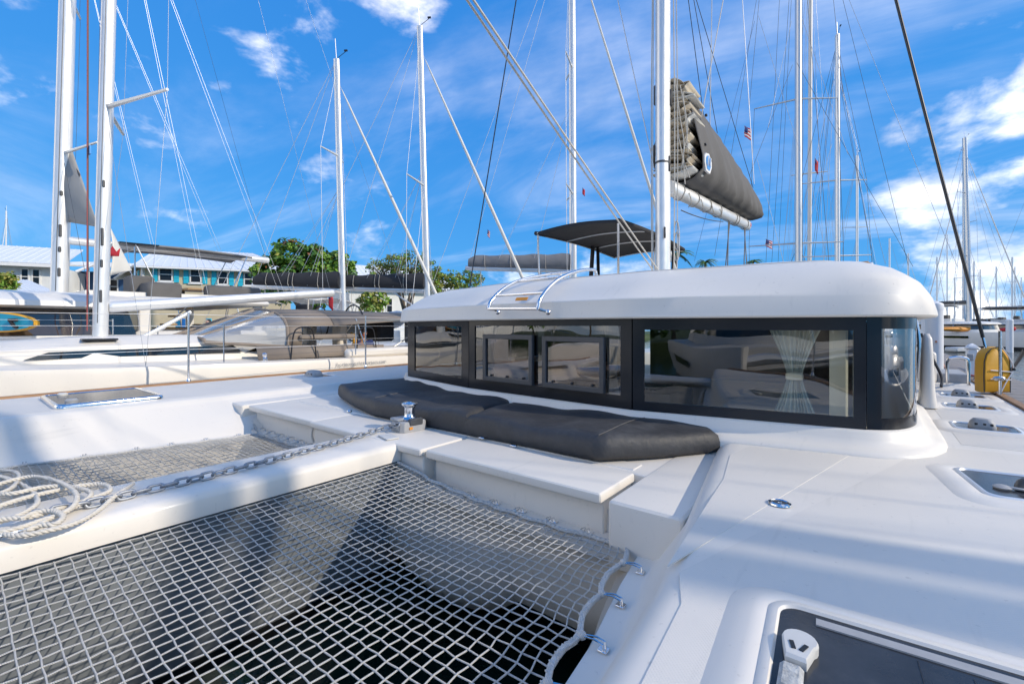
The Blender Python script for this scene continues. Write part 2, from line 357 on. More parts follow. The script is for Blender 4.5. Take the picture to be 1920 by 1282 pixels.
def crv(pts, n=6, closed=False):
    P = [Vector(p) for p in pts]; m = len(P); out = []
    for i in range(m if closed else m - 1):
        if closed: a, b, c, d = P[i - 1], P[i], P[(i + 1) % m], P[(i + 2) % m]
        else: a, b, c, d = P[max(i - 1, 0)], P[i], P[i + 1], P[min(i + 2, m - 1)]
        for k in range(n):
            t = k / n; out.append(.5 * ((2 * b) + (c - a) * t + (2 * a - 5 * b + 4 * c - d) * t * t + (3 * b - a - 3 * c + d) * t ** 3))
    if not closed: out.append(P[-1])
    return out
def textmesh(body, size, name='lettering', bold=False):
    cu = bpy.data.curves.new(name, 'FONT'); cu.body = body; cu.size = size; cu.extrude = .0015; cu.resolution_u = 2; cu.align_x = 'CENTER'
    t = bpy.data.objects.new(name, cu); col.objects.link(t); dg = bpy.context.evaluated_depsgraph_get(); dg.update()
    me = bpy.data.meshes.new_from_object(t.evaluated_get(dg)); bpy.data.objects.remove(t); me.name = name; return me
def roundrect(w_, h_, r_, n=5):
    pts = []
    for cx, cy, a0 in ((w_ / 2 - r_, h_ / 2 - r_, 0), (-w_ / 2 + r_, h_ / 2 - r_, 90), (-w_ / 2 + r_, -h_ / 2 + r_, 180), (w_ / 2 - r_, -h_ / 2 + r_, 270)):
        for k in range(n + 1):
            a = R(a0 + 90 * k / n); pts.append((cx + r_ * math.cos(a), cy + r_ * math.sin(a)))
    return pts
# ================================================================== setting: water, shore, quay
def water():
    m = bpy.data.materials.new('water'); m.use_nodes = True; nt = m.node_tree; N = nt.nodes; L = nt.links; b = N['Principled BSDF']
    b.inputs['Base Color'].default_value = (.006, .022, .018, 1); b.inputs['Roughness'].default_value = .06; b.inputs['IOR'].default_value = 1.33
    tc = N.new('ShaderNodeTexCoord'); n = N.new('ShaderNodeTexNoise'); n.inputs['Scale'].default_value = 1.4; n.inputs['Detail'].default_value = 5; n.inputs['Distortion'].default_value = .6
    L.new(tc.outputs['Object'], n.inputs['Vector']); bp = N.new('ShaderNodeBump'); bp.inputs['Strength'].default_value = .35; bp.inputs['Distance'].default_value = .12
    L.new(n.outputs[0], bp.inputs['Height']); L.new(bp.outputs[0], b.inputs['Normal']); MATS['water'] = m
    MB().quad((-2500, -2500, 0), (2500, -2500, 0), (2500, 2500, 0), (-2500, 2500, 0)).build('water', 'water'); struct(bpy.data.objects['water'])
water()
# shore on which the houses and trees stand
def shore():
    edge = [C(-900, 612, 26), C(0, 612, 24), C(420, 612, 24), C(700, 612, 27), C(1000, 612, 34), C(1150, 612, 48)]
    back = [C(1250, 612, 140), C(600, 612, 170), C(-1500, 612, 150)]
    p = [(q.x, q.y) for q in edge + back]
    struct(MB().prism(p, -1, .95).build('ground', 'land'))
shore()
# ================================================================== the catamaran we stand on (world coordinates)
def itp(t, x):
    if x <= t[0][0]: return t[0][1]
    for (a, b), (c, d) in zip(t, t[1:]):
        if x <= c: return b + (d - b) * (x - a) / (c - a)
    return t[-1][1]
CAT = thing('sailing_catamaran', 'white sailing catamaran in the foreground with net trampolines and a dark window band', 'catamaran', (-3.2, 4, 0), world=True)
XE = [(-3.2, -.02), (-2, -.20), (0, -.40), (1.39, -.50), (2.98, -.74), (3.4, -.80), (11, -.8)]
XR = [(-3.2, -.10), (-2, -.36), (0, -.62), (1.39, -.765), (1.65, -.825), (1.93, -.86), (2.4, -.93), (11, -.95)]
XRS = [(-3.2, -.10), (-2, -.5), (.3, -1.0), (2.3, -1.42), (11, -1.45)]
XO = [(-3.2, .30), (-2.6, .62), (-1.5, .92), (0, 1.08), (3, 1.18), (11, 1.18)]
def hull_ring(y, star):
    xe, xo = itp(XE, y), itp(XO, y); xr = itp(XRS if star else XR, y); xf = xr + .085
    lz = 1.27 if star else 1.312
    if star: xe = -.63 if y > 0 else xe
    wall = [(xf, lz), (xf + .03, lz + .02)]
    if star: wall += [(xf + .10, lz + .075), (lerp((xf + .1, 0, 0), (xe - .05, 0, 0), .6).x, 1.47), (xe - .05, 1.56)]
    else: wall += [(xe - .045, 1.52)]
    bu = .34 * max(0, min(1, (y - 1.0) / 1.3)) if not star else 0
    pr = [(xr + .34 - bu, -.4), (xr + .2 - bu, .1), (xr + .06 - bu, .7), (xr - bu * .4, 1.14), (xr, lz - .022), (xr + .01, lz - .005)] + wall + \
         [(xe - .025, 1.575), (xe + .005, 1.602), (xe + .05, 1.617), (xe + .11, 1.62), (xo - .22, 1.62), (xo - .02, 1.612 - .015 * star), (xo, 1.58 - .015 * star), (xo - .02, 1.0), (xo - .14, .1), (xo - .28, -.4)]
    return [((-6.4 - x) if star else x, y, z) for x, z in pr]
YS = [-3.2, -2.9, -2.4, -1.7, -1, -.3, .3, .9, 1.39, 1.8, 2.3, 2.98, 3.4, 4.5, 6, 8, 10.6]
for star in (0, 1):
    h = MB(); h.loft([hull_ring(y, star) for y in YS]); ho = h.build('hull', 'gel', CAT, ang=50)
    # dark boot stripe just proud of the skin near the waterline
    b = MB()
    for side in (0, 1):
        rows = []
        for y in YS[:-1]:
            xr = itp(XRS if star else XR, y); xo = itp(XO, y)
            if side: pts = [(xo - .10, .36), (xo - .155, -.05)]
            else: bu = .34 * max(0, min(1, (y - 1.0) / 1.3)) if not star else 0; pts = [(xr + .125 - bu, .36), (xr + .225 - bu, -.05)]
            rows.append([((-6.4 - x) if star else x, y, z) for x, z in [(q[0] + (.02 if side else -.02), q[1]) for q in pts]])
        b.loft(rows, closed=False, cap=False)
    b.build('boot_stripe', 'boot', ho)
    t = MB(); xo = [((itp(XO, y) - .03), y) for y in YS]
    f_ = (lambda x: -6.4 - x) if star else (lambda x: x)
    dz_ = -.01 * star; t.loft([[(f_(x - .035), y, 1.612 + dz_ - .02), (f_(x - .035), y, 1.642 + dz_), (f_(x + .03), y, 1.642 + dz_), (f_(x + .035), y, 1.60 + dz_ - .02)] for x, y in xo]); t.build('toe_rail', 'teak', ho)
# moulded non-skid panels with seams between them
d0 = PZ(1262, 1066, 1.622); d1 = PZ(1690, 830, 1.622)
def panel(poly, parent=CAT, z=1.6205, h=.0014, name='deck_panel'):
    n = len(poly); cx = sum(p[0] for p in poly) / n; cy = sum(p[1] for p in poly) / n
    m = MB(); inn = []
    for x, y in poly:
        v = Vector((cx - x, cy - y)); v = v.normalized() * .03; inn.append((x + v.x, y + v.y))
    m.loft([[(x, y, z - .004) for x, y in poly], [(x, y, z + h * .7) for x, y in poly], [(x, y, z + h) for x, y in inn]]); return m.build(name, 'deck', parent, ang=20)
def ein(y): return itp(XE, y) + .075
dv = (d1 - d0).normalized(); dn = Vector((dv.y, -dv.x, 0)) * .022
a0, a1 = d0 + dn, d1 + dn; b0, b1 = d0 - dn, d1 - dn
panel([(ein(-2.6) + .05, -2.6), (.62, -2.6), (.92, -1.5), (1.04, 0), (1.09, 2), (1.10, 4.15), (a1.x + .13, a1.y + .02), (a0.x, a0.y), (ein(1.3), 1.3), (ein(0), 0), (ein(-1.7), -1.7)])
panel([(b0.x, b0.y), (b1.x - .14, b1.y - .10), (-.35, 3.36), (-.62, 3.28), (ein(2.98) - .005, 2.98), (ein(2.5), 2.5)])
panel([(.47, 4.2), (1.10, 4.2), (1.10, 7.4), (.47, 7.4)]); panel([(.47, 7.45), (1.10, 7.45), (1.10, 10.2), (.47, 10.2)])
panel([(-7.2, -2), (-5.93, -1.6), (-5.9, .4), (-5.9, 3.2), (-7.33, 3.2), (-7.3, 1)]); panel([(-7.33, 3.26), (-5.88, 3.26), (-5.95, 4.3), (-6.1, 9.8), (-7.33, 9.8)])
# bridge deck, nacelle, fore platform
m = MB()
def bd(x0, x1):
    pr = [(2.22, 1.30), (2.20, 1.1), (2.22, .85), (2.30, .65), (2.5, .52), (3.2, .48), (10.4, .48), (10.4, 1.5), (3.0, 1.5), (2.24, 1.42)]
    m.loft([[(x, y, z) for y, z in pr] for x in (x0, x1)])
bd(-5.45, -.78); m.build('bridge_deck', 'gel', CAT)
m = MB()
rings = []
for y, zb, hw in [(2.16, .80, .30), (2.2, .56, .44), (2.32, .40, .52), (2.8, .32, .6), (3.6, .36, .66), (7, .36, .7), (9.8, .6, .5)]:
    rings.append([(-2.45 + 1.6 * hw * math.cos(a), y, max(zb, 0) + (1.0 - zb) * (1 - math.sin(a)) ** 1.0) for a in [R(t) for t in range(0, 181, 12)]] )
m.loft(rings, closed=True); m.build('nacelle', 'gel', CAT, ang=60)
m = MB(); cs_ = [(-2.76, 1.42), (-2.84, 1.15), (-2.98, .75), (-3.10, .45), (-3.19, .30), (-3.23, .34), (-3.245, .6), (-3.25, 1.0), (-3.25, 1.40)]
m.loft([[(-3.35 + (x + 3.35) * k, y, 1.42 - (1.42 - z) * k2) for x, z in cs_] for y, k, k2 in ((-2.05, .5, .25), (-1.6, .75, .7), (-.9, .95, .95), (0, 1, 1), (2.4, 1, 1))]); nk = m.build('beam_fairing', 'fairing_shade', CAT, ang=60)
m = MB(); m.loft([[(-3.35 + (x + 3.35) * k, y, z - (1 - k) * -.3) for x, z in ((-3.08, .47), (-3.185, .285), (-3.21, .27), (-3.24, .3))] for y, k in ((-1.5, .9), (-.9, .96), (0, 1.02), (2.4, 1.02))], closed=False, cap=False); m.build('boot_stripe', 'boot', nk)
def part_box(name, x0, x1, y0, y1, z0, z1, mt='gel', bev=.018, parent=CAT, seg=3):
    return MB().box(((x0 + x1) / 2, (y0 + y1) / 2, (z0 + z1) / 2), (x1 - x0, y1 - y0, z1 - z0), bev=bev, seg=seg).build(name, mt, parent, ang=30)
plat = part_box('platform', -5.72, -.72, 2.56, 4.6, 1.25, 1.533)
part_box('platform_panel', -3.15, -1.12, 2.60, 2.74, 1.50, 1.539, parent=plat, bev=.006, seg=1); part_box('platform_panel', -5.2, -3.25, 2.60, 2.74, 1.50, 1.539, parent=plat, bev=.006, seg=1)
wb = part_box('windlass_locker', -3.97, -2.475, 2.13, 2.585, 1.15, 1.50)
part_box('lid', -3.99, -2.47, 2.095, 2.585, 1.485, 1.54, parent=wb, bev=.02)
for mir in (0, 1):
    f_ = (lambda a, b: (-6.42 - b, -6.42 - a)) if mir else (lambda a, b: (a, b))
    bx = part_box('anchor_locker' if False else 'deck_locker', *f_(-2.42, -1.11), 2.19, 2.55, 1.2, 1.485)
    part_box('lid', *f_(-2.44, -1.09), 2.115, 2.55, 1.482, 1.541, parent=bx, bev=.02)
    part_box('side_step', *f_(-1.03, -.66), 2.07, 3.45, 1.2, 1.54, bev=.03)
    # net ledge with rounded end
    x0, x1 = f_(-2.42, -.98); e = MB()
    poly = [(x0, 2.07), (x1 - .12, 2.07), (x1 - .03, 2.10), (x1, 2.2), (x1, 2.3), (x0, 2.3)] if not mir else [(x1, 2.07), (x1, 2.3), (x0, 2.3), (x0, 2.2), (x0 + .03, 2.1), (x0 + .12, 2.07)]
    e.prism(poly, 1.24, 1.304); e.build('net_ledge', 'gel', CAT)
# grab ring on the locker face
MB().tube([(-4.06 + .0 * k, 2.175 - .02 * math.sin(R(k * 18)), 1.33 + .15 * (k / 10)) for k in range(11)], .012, 8).build('grab_loop', 'gel', CAT)
# central beam
m = MB(); bp = [(-2.72, 1.415), (-2.72, 1.50), (-2.735, 1.528), (-2.77, 1.541), (-3.0, 1.535), (-3.2, 1.541), (-3.235, 1.528), (-3.25, 1.50), (-3.25, 1.415)]
m.loft([[(x, y, z) for x, z in bp] for y in (-2.2, 2.125)]); m.build('beam', 'gel', CAT, ang=50)
m = MB(); m.tube([(-.25, -2.15, 1.42), (-6.15, -2.15, 1.42)], .10, 16); m.build('crossbeam', 'alu', CAT)
# ------------------------------------------------------------------ nets
HOOKP = [-1.3, -.95, -.6, -.25, .1, .45, .8, 1.14, 1.39, 1.655, 1.93]
HOOKA = [-2.42, -2.22, -2.03, -1.83, -1.63, -1.41, -1.19]
def scal(t, knots, amp):
    for a, b in zip(knots, knots[1:]):
        if a <= t <= b: return amp * math.sin(math.pi * (t - a) / (b - a)) ** .8
    return 0
def net(star):
    x_in = (-3.25 - .012) if star else -2.72 + .012
    zh = 1.285 if star else 1.318
    sg = -1 if star else 1
    ks = list(reversed([-6.42 - a for a in HOOKA])) if star else HOOKA
    def xr(y):
        base = (-6.4 - itp(XRS, y)) if star else itp(XR, y)
        return base - sg * (.03 + scal(y, HOOKP, .032)) - sg * .15 * max(0, (y - 1.93) / .3) ** 2
    def ya(x): return 2.085 - scal(x, ks, .028) 
    def pos(x, y):
        # pull the rectangular weave out to the scalloped, lashed edge
        xb = xr(min(y, 2.1)); x0 = -.84 if not star else -5.3
        k = max(0, 1 - abs(x - x0) / .5); nx = x + (xb - x0) * k ** 1.3
        yb = ya(max(min(nx, max(ks)), min(ks))); ky = max(0, 1 - abs(y - 2.06) / .5); ny = y + (yb - 2.06) * ky ** 1.3
        sg_ = .012 * math.sin(math.pi * min(1, max(0, (ny + 2.1) / 4.2))) * math.sin(math.pi * min(1, max(0, abs(nx - x_in) / 2.0)))
        return Vector((nx + 0.0013 * math.sin(y * 61 + x * 37), ny + 0.0013 * math.sin(x * 53 + y * 29), zh + (1.405 - zh) * max(0, 1 - abs(nx - x_in) / 1.0) ** 1.5 - sg_))
    x1 = -.84 if not star else -5.3
    n = int(abs(x1 - x_in) / .05); m = MB(); rr = .0032
    xs = [x_in + (x1 - x_in) * i / n for i in range(n + 1)]; ys = [-1.94 + .05 * i for i in range(81)]
    for i, x in enumerate(xs): m.tube([pos(x, y) + Vector((0, 0, .002 * (-1) ** (i + j))) for j, y in enumerate(ys)], rr, 5, cap=False)
    for j, y in enumerate(ys): m.tube([pos(x, y) - Vector((0, 0, .002 * (-1) ** (i + j))) for i, x in enumerate(xs)], rr, 5, cap=False)
    nt = m.build('trampoline_net', 'netcord', CAT, ang=80, fixn=False)
    # edge rope along the scallops
    m = MB(); ed = [pos(x1, y) for y in ys]
    m.tube([p + Vector((sg * .004, 0, .002)) for p in ed], .012, 8); m.build('edge_rope', 'ropegrey', nt)
    m = MB(); ea = [pos(x, ys[-1]) + Vector((0, .006, .004)) for x in xs]
    m.tube(ea, .0115, 8); m.build('edge_rope', 'ropegrey', nt)
    # twisted lashing round the edge rope
    m = MB()
    def spiral(path, r, turns, rad):
        L_ = len(path); pts = []
        for i in range(turns * 6):
            t = i / (turns * 6) * (L_ - 1); a = int(t); q = lerp(path[a], path[min(a + 1, L_ - 1)], t - a); an = i / 6 * 2 * math.pi
            pts.append(q + Vector((math.cos(an) * rad * .6, math.cos(an + 1.2) * rad * .6, math.sin(an) * rad)))
        m.tube(pts, r, 4, cap=False)
    spiral(ed, .0035, 90, .014); spiral(ea, .0035, 60, .014); m.build('lashing', 'ropegrey', nt, ang=80, fixn=False)
    # hooks and lashing legs
    for y in HOOKP:
        base = ((-6.4 - itp(XRS, y)) if star else itp(XR, y)); bx_ = base + sg * .06; zl = 1.274 if star else 1.316
        h = MB(); h.box((bx_, y, zl), (.036, .032, .006), bev=.002)
        for s_ in (-.009, .009): h.tube([(bx_ + sg * .004, y + s_, zl), (bx_ + sg * .002, y + s_, zl + .022), (bx_ - sg * .03, y + s_, zl + .026), (bx_ - sg * .085, y + s_ * .5, zl + .014)], .0033, 6)
        hk = h.build('lashing_hook', 'steel', CAT)
        l = MB(); tip = Vector((bx_ - sg * .082, y, zl + .014))
        for dy in (-.14, -.07, .07, .14):
            yy = min(2.06, max(-1.9, y + dy)); l.tube([tip, lerp(tip, pos(x1, yy), .5) + Vector((0, 0, .004)), pos(x1, yy) + Vector((0, 0, .012))], .004, 5)
        l.ball(tip, .016, 6); l.build('lashing_line', 'ropegrey', hk)
    for x in ks:
        h = MB(); h.box((x + .012, 2.15, 1.307), (.05, .028, .005), bev=.002)
        for s_ in (-.008, .016): h.tube([(x + s_, 2.15, 1.307), (x + s_, 2.148, 1.33), (x + s_ - .003, 2.115, 1.333), (x + s_ - .006, 2.088, 1.322)], .0032, 6)
        hk = h.build('lashing_hook', 'steel', CAT)
        l = MB(); tip = Vector((x, 2.09, 1.324))
        for dx in (-.10, -.05, .05, .10):
            xx = x + dx; l.tube([tip, pos(xx, 2.06) + Vector((0, .006, .012))], .004, 5)
        l.ball(tip, .015, 6); l.build('lashing_line', 'ropegrey', hk)
    # corner lashing to a pad eye
    c0 = pos(x1, 2.06); pe = Vector((-.735, 2.17, 1.405)) if not star else Vector((-5.62, 2.25, 1.42))
    if star: c0 = pos(x1, 2.06)
    h = MB(); h.box(pe + Vector((sg * .012, .012, 0)), (.012, .05, .07), rz=-.5 * sg, bev=.003); h.tube(crv([pe + Vector((0, -.02, -.025)), pe + Vector((-sg * .04, -.035, -.02)), pe + Vector((-sg * .045, -.03, .02)), pe + Vector((0, -.0, .03))], 5), .005, 8)
    ho_ = h.build('pad_eye', 'steel', CAT)
    l = MB(); pth = [lerp(c0, pe + Vector((-sg * .03, -.03, 0)), i / 30) for i in range(31)]
    l.tube(pth, .009, 6)
    pts = []
    for i in range(150):
        t = i / 149; q = lerp(pth[0], pth[-1], t); an = i * .9; w_ = .016 + .008 * math.sin(i * .37)
        pts.append(q + Vector((math.cos(an) * w_ * .5, math.cos(an + 1) * w_ * .6, math.sin(an) * w_)))
    l.tube(pts, .0045, 5); l.build('lashing_line', 'ropegrey', ho_, ang=80)
for s_ in (0, 1): net(s_)
# ------------------------------------------------------------------ cabin: outline at the window foot, from the starboard side round the front to port
OUT = [(-5.75, 8.8), (-5.75, 6.2), (-5.70, 5.3), (-5.5, 4.62), (-5.12, 4.12), (-4.69, 3.78), (-3.29, 3.45), (-1.44, 3.32), (-.02, 3.59), (.09, 3.66), (.17, 3.77), (.222, 3.92), (.245, 4.1), (.25, 4.35), (.25, 8.8)]
def resample(p, step):
    out = []
    for a, b in zip(p, p[1:]):
        n = max(1, int(math.dist(a, b) / step))
        for k in range(n): out.append((a[0] + (b[0] - a[0]) * k / n, a[1] + (b[1] - a[1]) * k / n))
    out.append(p[-1]); return out
OR = resample(OUT, .12)
def normals(p):
    out = []
    for i in range(len(p)):
        a, b = Vector(p[max(i - 2, 0)]), Vector(p[min(i + 2, len(p) - 1)]); t = (b - a).normalized(); out.append(Vector((t.y, -t.x)))
    return out
ON = normals(OR)
def off(o, z):
    r_ = []
    for (x, y), n in zip(OR, ON):
        r_.append((x + n.x * o, y + n.y * o, z))
    return r_
m = MB(); m.loft([off(o, z) for o, z in ((.15, 1.535), (.15, 1.622), (.135, 1.642), (.10, 1.658), (.065, 1.675), (.045, 1.705), (.03, 1.742), (.02, 1.757), (-.08, 1.762))], closed=False, cap=False)
m.build('cabin_plinth', 'gel', CAT, ang=55)
ZB, ZT = 1.76, 2.475
m = MB(); prof = [(-.10, 2.47), (.0, 2.462), (.075, 2.458), (.098, 2.462), (.104, 2.472), (.095, 2.50), (.081, 2.606), (.075, 2.615), (.060, 2.622), (-.03, 2.668), (-.11, 2.728), (-.23, 2.82), (-.38, 2.895), (-.56, 2.955), (-.78, 3.00), (-1.05, 3.04), (-1.4, 3.08), (-1.9, 3.125), (-2.45, 3.16)]
rings = []
profR = list(prof); profR[5:13] = [(.10, 2.50), (.078, 2.585), (.070, 2.60), (.060, 2.62), (.018, 2.69), (-.05, 2.765), (-.16, 2.84), (-.32, 2.91)]
for (o0, z0), (o1, z1) in zip(prof, profR):
    if 1:
        r_ = []
        for (x, y), n in zip(OR, ON):
            k = max(0, min(1, (x + 1.1) / 1.2)); k = k * k * (3 - 2 * k); o, z = o0 + (o1 - o0) * k, z0 + (z1 - z0) * k
            if o > -.06: r_.append((x + n.x * o, y + n.y * o, z)); continue
            P = Vector((x, y)); c_ = Vector((max(-3.5, min(-2.0, x)), max(6.1, y))); dd = c_ - P; L_ = dd.length; r_.append((x + dd.x / L_ * -o, y + dd.y / L_ * -o, z) if L_ > 2.6 or True and -o < L_ else (c_.x, c_.y, z))
        rings.append(r_)
m.loft(rings, closed=False, cap=False)
last = rings[-1]; o_ = len(m.v) - len(last); m.f.append(tuple(range(o_, o_ + len(last))))
m.v = [(x, y, z if z < 2.69 else 2.69 + (z - 2.69) * .73) for x, y, z in m.v]
roof = m.build('cabin_roof', 'gel', CAT, ang=26)
MB().tube([(x, y, 2.69 + (z + .004 - 2.69) * .73 if z > 2.69 else z) for x, y, z in rings[13]], .004, 5).build('roof_seam', 'plasticlight', roof)
# raised centre of the roof with a step at its edge
poly = [(-5.1, 8.8), (-5.1, 6.0), (-4.6, 5.5), (-3, 5.25), (-1.5, 5.35), (-.92, 5.7), (-.78, 6.3), (-.76, 8.8)]
m = MB(); n_ = len(poly)
def shr(k): return [(x + (-2.9 - x) * k, y + (7.5 - y) * k) for x, y in poly]
m.loft([[(x, y, z) for x, y in shr(k)] for k, z in ((0, 2.8), (.0, 2.975), (.012, 3.015), (.035, 3.035), (.10, 3.045), (.4, 3.07), (.8, 3.09))]); m.build('roof_step', 'gel', roof, ang=35)
MB().box((-3.4, 6.3, 3.06), (2.2, 1.3, .03), bev=.01).build('roof_mat', 'plasticgrey', roof)
MB().lathe((-1.05, 4.62, 2.925), [(.03, 0), (.03, .012), (.022, .018)], 14).build('roof_fitting', 'darkplastic', roof)
MB().box((-.05, 4.9, 2.90), (.09, .55, .05), bev=.015).build('roof_step_pad', 'teak', roof)
MB().tube(crv([(.02, 4.72, 2.78), (.0, 4.76, 2.91), (.0, 4.95, 2.92), (.0, 5.2, 2.91), (.02, 5.25, 2.78)], 5), .016, 8).build('grab_rail', 'steel', roof)
# panes
def seg_s(A, B, u):
    # where the vertical plane through pixel column u cuts segment AB
    rx = cs * (u - 960) / FPX - sn; ry = sn * (u - 960) / FPX + cs
    dx, dy = B[0] - A[0], B[1] - A[1]
    t = (A[0] * ry - A[1] * rx) / (dy * rx - dx * ry); return t
def P3(A, B, s, z, o=0.):
    n = Vector((B[1] - A[1], -(B[0] - A[0]), 0)).normalized() * o
    return Vector((A[0] + (B[0] - A[0]) * s, A[1] + (B[1] - A[1]) * s, z)) + n
def ringframe(m, A, B, s0, s1, t0, t1, S0, S1, T0, T1, o0, o1):
    """frame between inner rect s,t and outer rect S,T, thickness from o0 to o1"""
    O = [(S0, T0), (S1, T0), (S1, T1), (S0, T1)]; I = [(s0, t0), (s1, t0), (s1, t1), (s0, t1)]
    v = [P3(A, B, s, z, o1) for s, z in O] + [P3(A, B, s, z, o1) for s, z in I] + [P3(A, B, s, z, o0) for s, z in I] + [P3(A, B, s, z, o0) for s, z in O]
    f = []
    for k in range(4):
        k2 = (k + 1) % 4; f += [(k, k2, 4 + k2, 4 + k), (4 + k, 4 + k2, 8 + k2, 8 + k), (12 + k, 12 + k2, k2, k), (8 + k, 8 + k2, 12 + k2, 12 + k)]
    m.add(v, f)
def pane(A, B, u0, u1, zb, zt, gl, e0=.004, e1=.004):
    s0, s1 = seg_s(A, B, u0), seg_s(A, B, u1); L_ = math.dist(A, B); m = MB()
    ringframe(m, A, B, s0, s1, zb, zt, e0 / L_, 1 - e1 / L_, ZB, ZT, -.02, .006)
    fr = m.build('window_panel', 'winblack', CAT, ang=20)
    g = MB(); g.quad(*[P3(A, B, s, z, -.004) for s, z in ((s0, zb), (s1, zb), (s1, zt), (s0, zt))]); g.build('window_pane', gl, fr); return fr
pane(OUT[5], OUT[6], 778, 866, 1.85, 2.40, 'clear')
f2 = pane(OUT[6], OUT[7], 891, 1164, 1.86, 2.405, 'clearpink')
pane(OUT[7], OUT[8], 1208, 1600, 1.83, 2.375, 'clear')
def vent(u0, u1, v0, v1):
    A, B = OUT[6], OUT[7]; s0, s1 = seg_s(A, B, u0), seg_s(A, B, u1); um = (u0 + u1) / 2
    p = P3(A, B, (s0 + s1) / 2, 0); d = -sn * p.x + cs * p.y; z1 = CZ + (HZ - v0) / FPX * d; z0 = CZ + (HZ - v1) / FPX * d
    ks = .045 / math.dist(A, B); m = MB()
    ringframe(m, A, B, s0 + ks, s1 - ks, z0 + .045, z1 - .045, s0, s1, z0, z1, .006, .042); fr = m.build('opening_window', 'darkplastic', CAT, ang=20)
    q = fr.modifiers.new('bev', 'BEVEL'); q.width = .006; q.segments = 2
    g = MB(); g.quad(*[P3(A, B, s, z, .022) for s, z in ((s0 + ks, z0 + .045), (s1 - ks, z0 + .045), (s1 - ks, z1 - .045), (s0 + ks, z1 - .045))]); g.build('window_pane', 'clearpink', fr)
    for k in (.18, .5, .82):
        h = MB(); h.lathe(P3(A, B, s0 + (s1 - s0) * k, z0 + .05, .03), [(.012, 0), (.014, .01), (.009, .02)], 10); h.build('latch', 'black', fr)
vent(910, 1003, 627, 717); vent(1021, 1137, 631, 731)
# curved corner and side glazing
def strip(pts, z0, z1, o):
    m = MB(); nn = normals(pts); m.loft([[(x + n.x * o, y + n.y * o, z) for (x, y), n in zip(pts, nn)] for z in (z0, z1)], closed=False, cap=False); return m
cor = [(q.x, q.y) for q in crv([(x, y, 0) for x, y in OUT[8:14]], 6)]; kk = int(len(cor) * .16)
m = strip(cor[:kk + 1], ZB, ZT, 0); m2 = strip(cor[kk:], ZB, 1.83, 0); m3 = strip(cor[kk:], 2.385, ZT, 0)
for q in (m2, m3): m.add(q.v, q.f)
fr = m.build('window_panel', 'winblack', CAT); strip(cor[kk:], 1.83, 2.385, -.003).build('window_pane', 'smoke', fr)
fr = strip([(.25, 4.36), (.25, 8.7)], ZB, ZT, 0).build('window_panel', 'winblack', CAT)
fr = strip(OUT[0:6], ZB, ZT, 0).build('window_panel', 'winblack', CAT)
# cabin inside: floor, rear bulkhead, table, seats, curtains
part_box('cabin_sole', -5.6, .1, 3.7, 8.6, 1.0, 1.05, 'wood', bev=0)
bk = part_box('bulkhead', -3.25, .15, 8.3, 8.36, 1.0, 2.47, 'intdark', bev=0); part_box('bulkhead', -5.65, -3.75, 8.3, 8.36, 1.0, 2.47, 'intdark', bev=0)
part_box('headliner', -5.6, .15, 3.75, 8.5, 2.478, 2.49, 'intcream', bev=0)
part_box('counter', -3.25, -1.25, 3.62, 4.2, 1.05, 1.86, 'intdark', bev=.01)
m = MB()
for k in range(16): m.box((-1.95 + .035 * k, 3.95, 1.868), (.018, .42, .012))
m.build('counter_grating', 'black', CAT, ang=20)
part_box('settee', -1.2, -.05, 4.3, 6.6, 1.05, 1.5, 'inttan', bev=.05); part_box('saloon_table', -1.0, -.25, 3.9, 5.6, 1.68, 1.73, 'plasticgrey', bev=.015)
part_box('cream_panel', -.22, -.13, 3.72, 4.1, 1.3, 2.46, 'intcream', bev=.005)
MB().add([(-.95, 4.0, 1.735), (-.45, 4.25, 1.735), (-.62, 3.92, 1.735)], [(0, 1, 2)]).build('paper_sheet', 'sailwhite', CAT)
part_box('galley_cupboard', -4.9, -3.6, 4.6, 7.8, 1.05, 1.75, 'inttan', bev=.01)
def curtain(c, wt, wm, z0, z1):
    def fn(a, b):
        z = z1 + (z0 - z1) * b; g = abs(b - .62) / .62; w_ = wm + (wt - wm) * min(1, g * 1.05) ** 1.25
        x = (a - .5) * w_; return Vector((c[0] + x, c[1] + .012 * math.sin(a * 62 + 2.2 * math.sin(a * 9)) + .006 * math.sin(a * 23 + b * 5) + .14 * x, z))
    t = MB().grid(fn, 124, 20).build('curtain', 'curtain', CAT, ang=80)
    MB().box((c[0], c[1], z1 + (z0 - z1) * .62), (wm + .02, .05, .05), bev=.01).build('curtain_tie', 'intcream', t)
curtain((-.42, 3.72), .36, .085, 1.80, 2.46); curtain((-1.72, 3.55), .16, .07, 1.80, 2.46); curtain((-3.15, 3.62), .2, .08, 1.80, 2.46)
# ------------------------------------------------------------------ roof ladder rail
m = MB()
lr = [[(-2.80, 3.19, 2.565), (-2.80, 3.235, 2.64), (-2.79, 3.37, 2.745), (-2.77, 3.60, 2.85), (-2.73, 3.95, 2.935), (-2.70, 4.25, 2.98), (-2.69, 4.30, 2.93)],
      [(-2.20, 3.135, 2.55), (-2.20, 3.18, 2.635), (-2.20, 3.32, 2.745), (-2.21, 3.55, 2.855), (-2.23, 3.9, 2.945), (-2.25, 4.22, 2.985), (-2.25, 4.27, 2.93)]]
lad = None
for r_ in lr:
    t = MB().tube(crv(r_, 6), .0165, 10)
    p = Vector(r_[0]); t.tube([p, p + Vector((.05 if r_ is lr[0] else -.0, .03, -.005)), p + Vector((.06, .085, -.03))], .013, 8); t.ball(p + Vector((.06, .07, -.03)), .024, 6)
    o_ = t.build('roof_rail', 'steel', CAT)
    lad = lad or o_
for k in (0, 9, 18, 27): MB().tube([crv(lr[0], 6)[k], crv(lr[1], 6)[k]], .013, 8).build('rung', 'steel', lad)
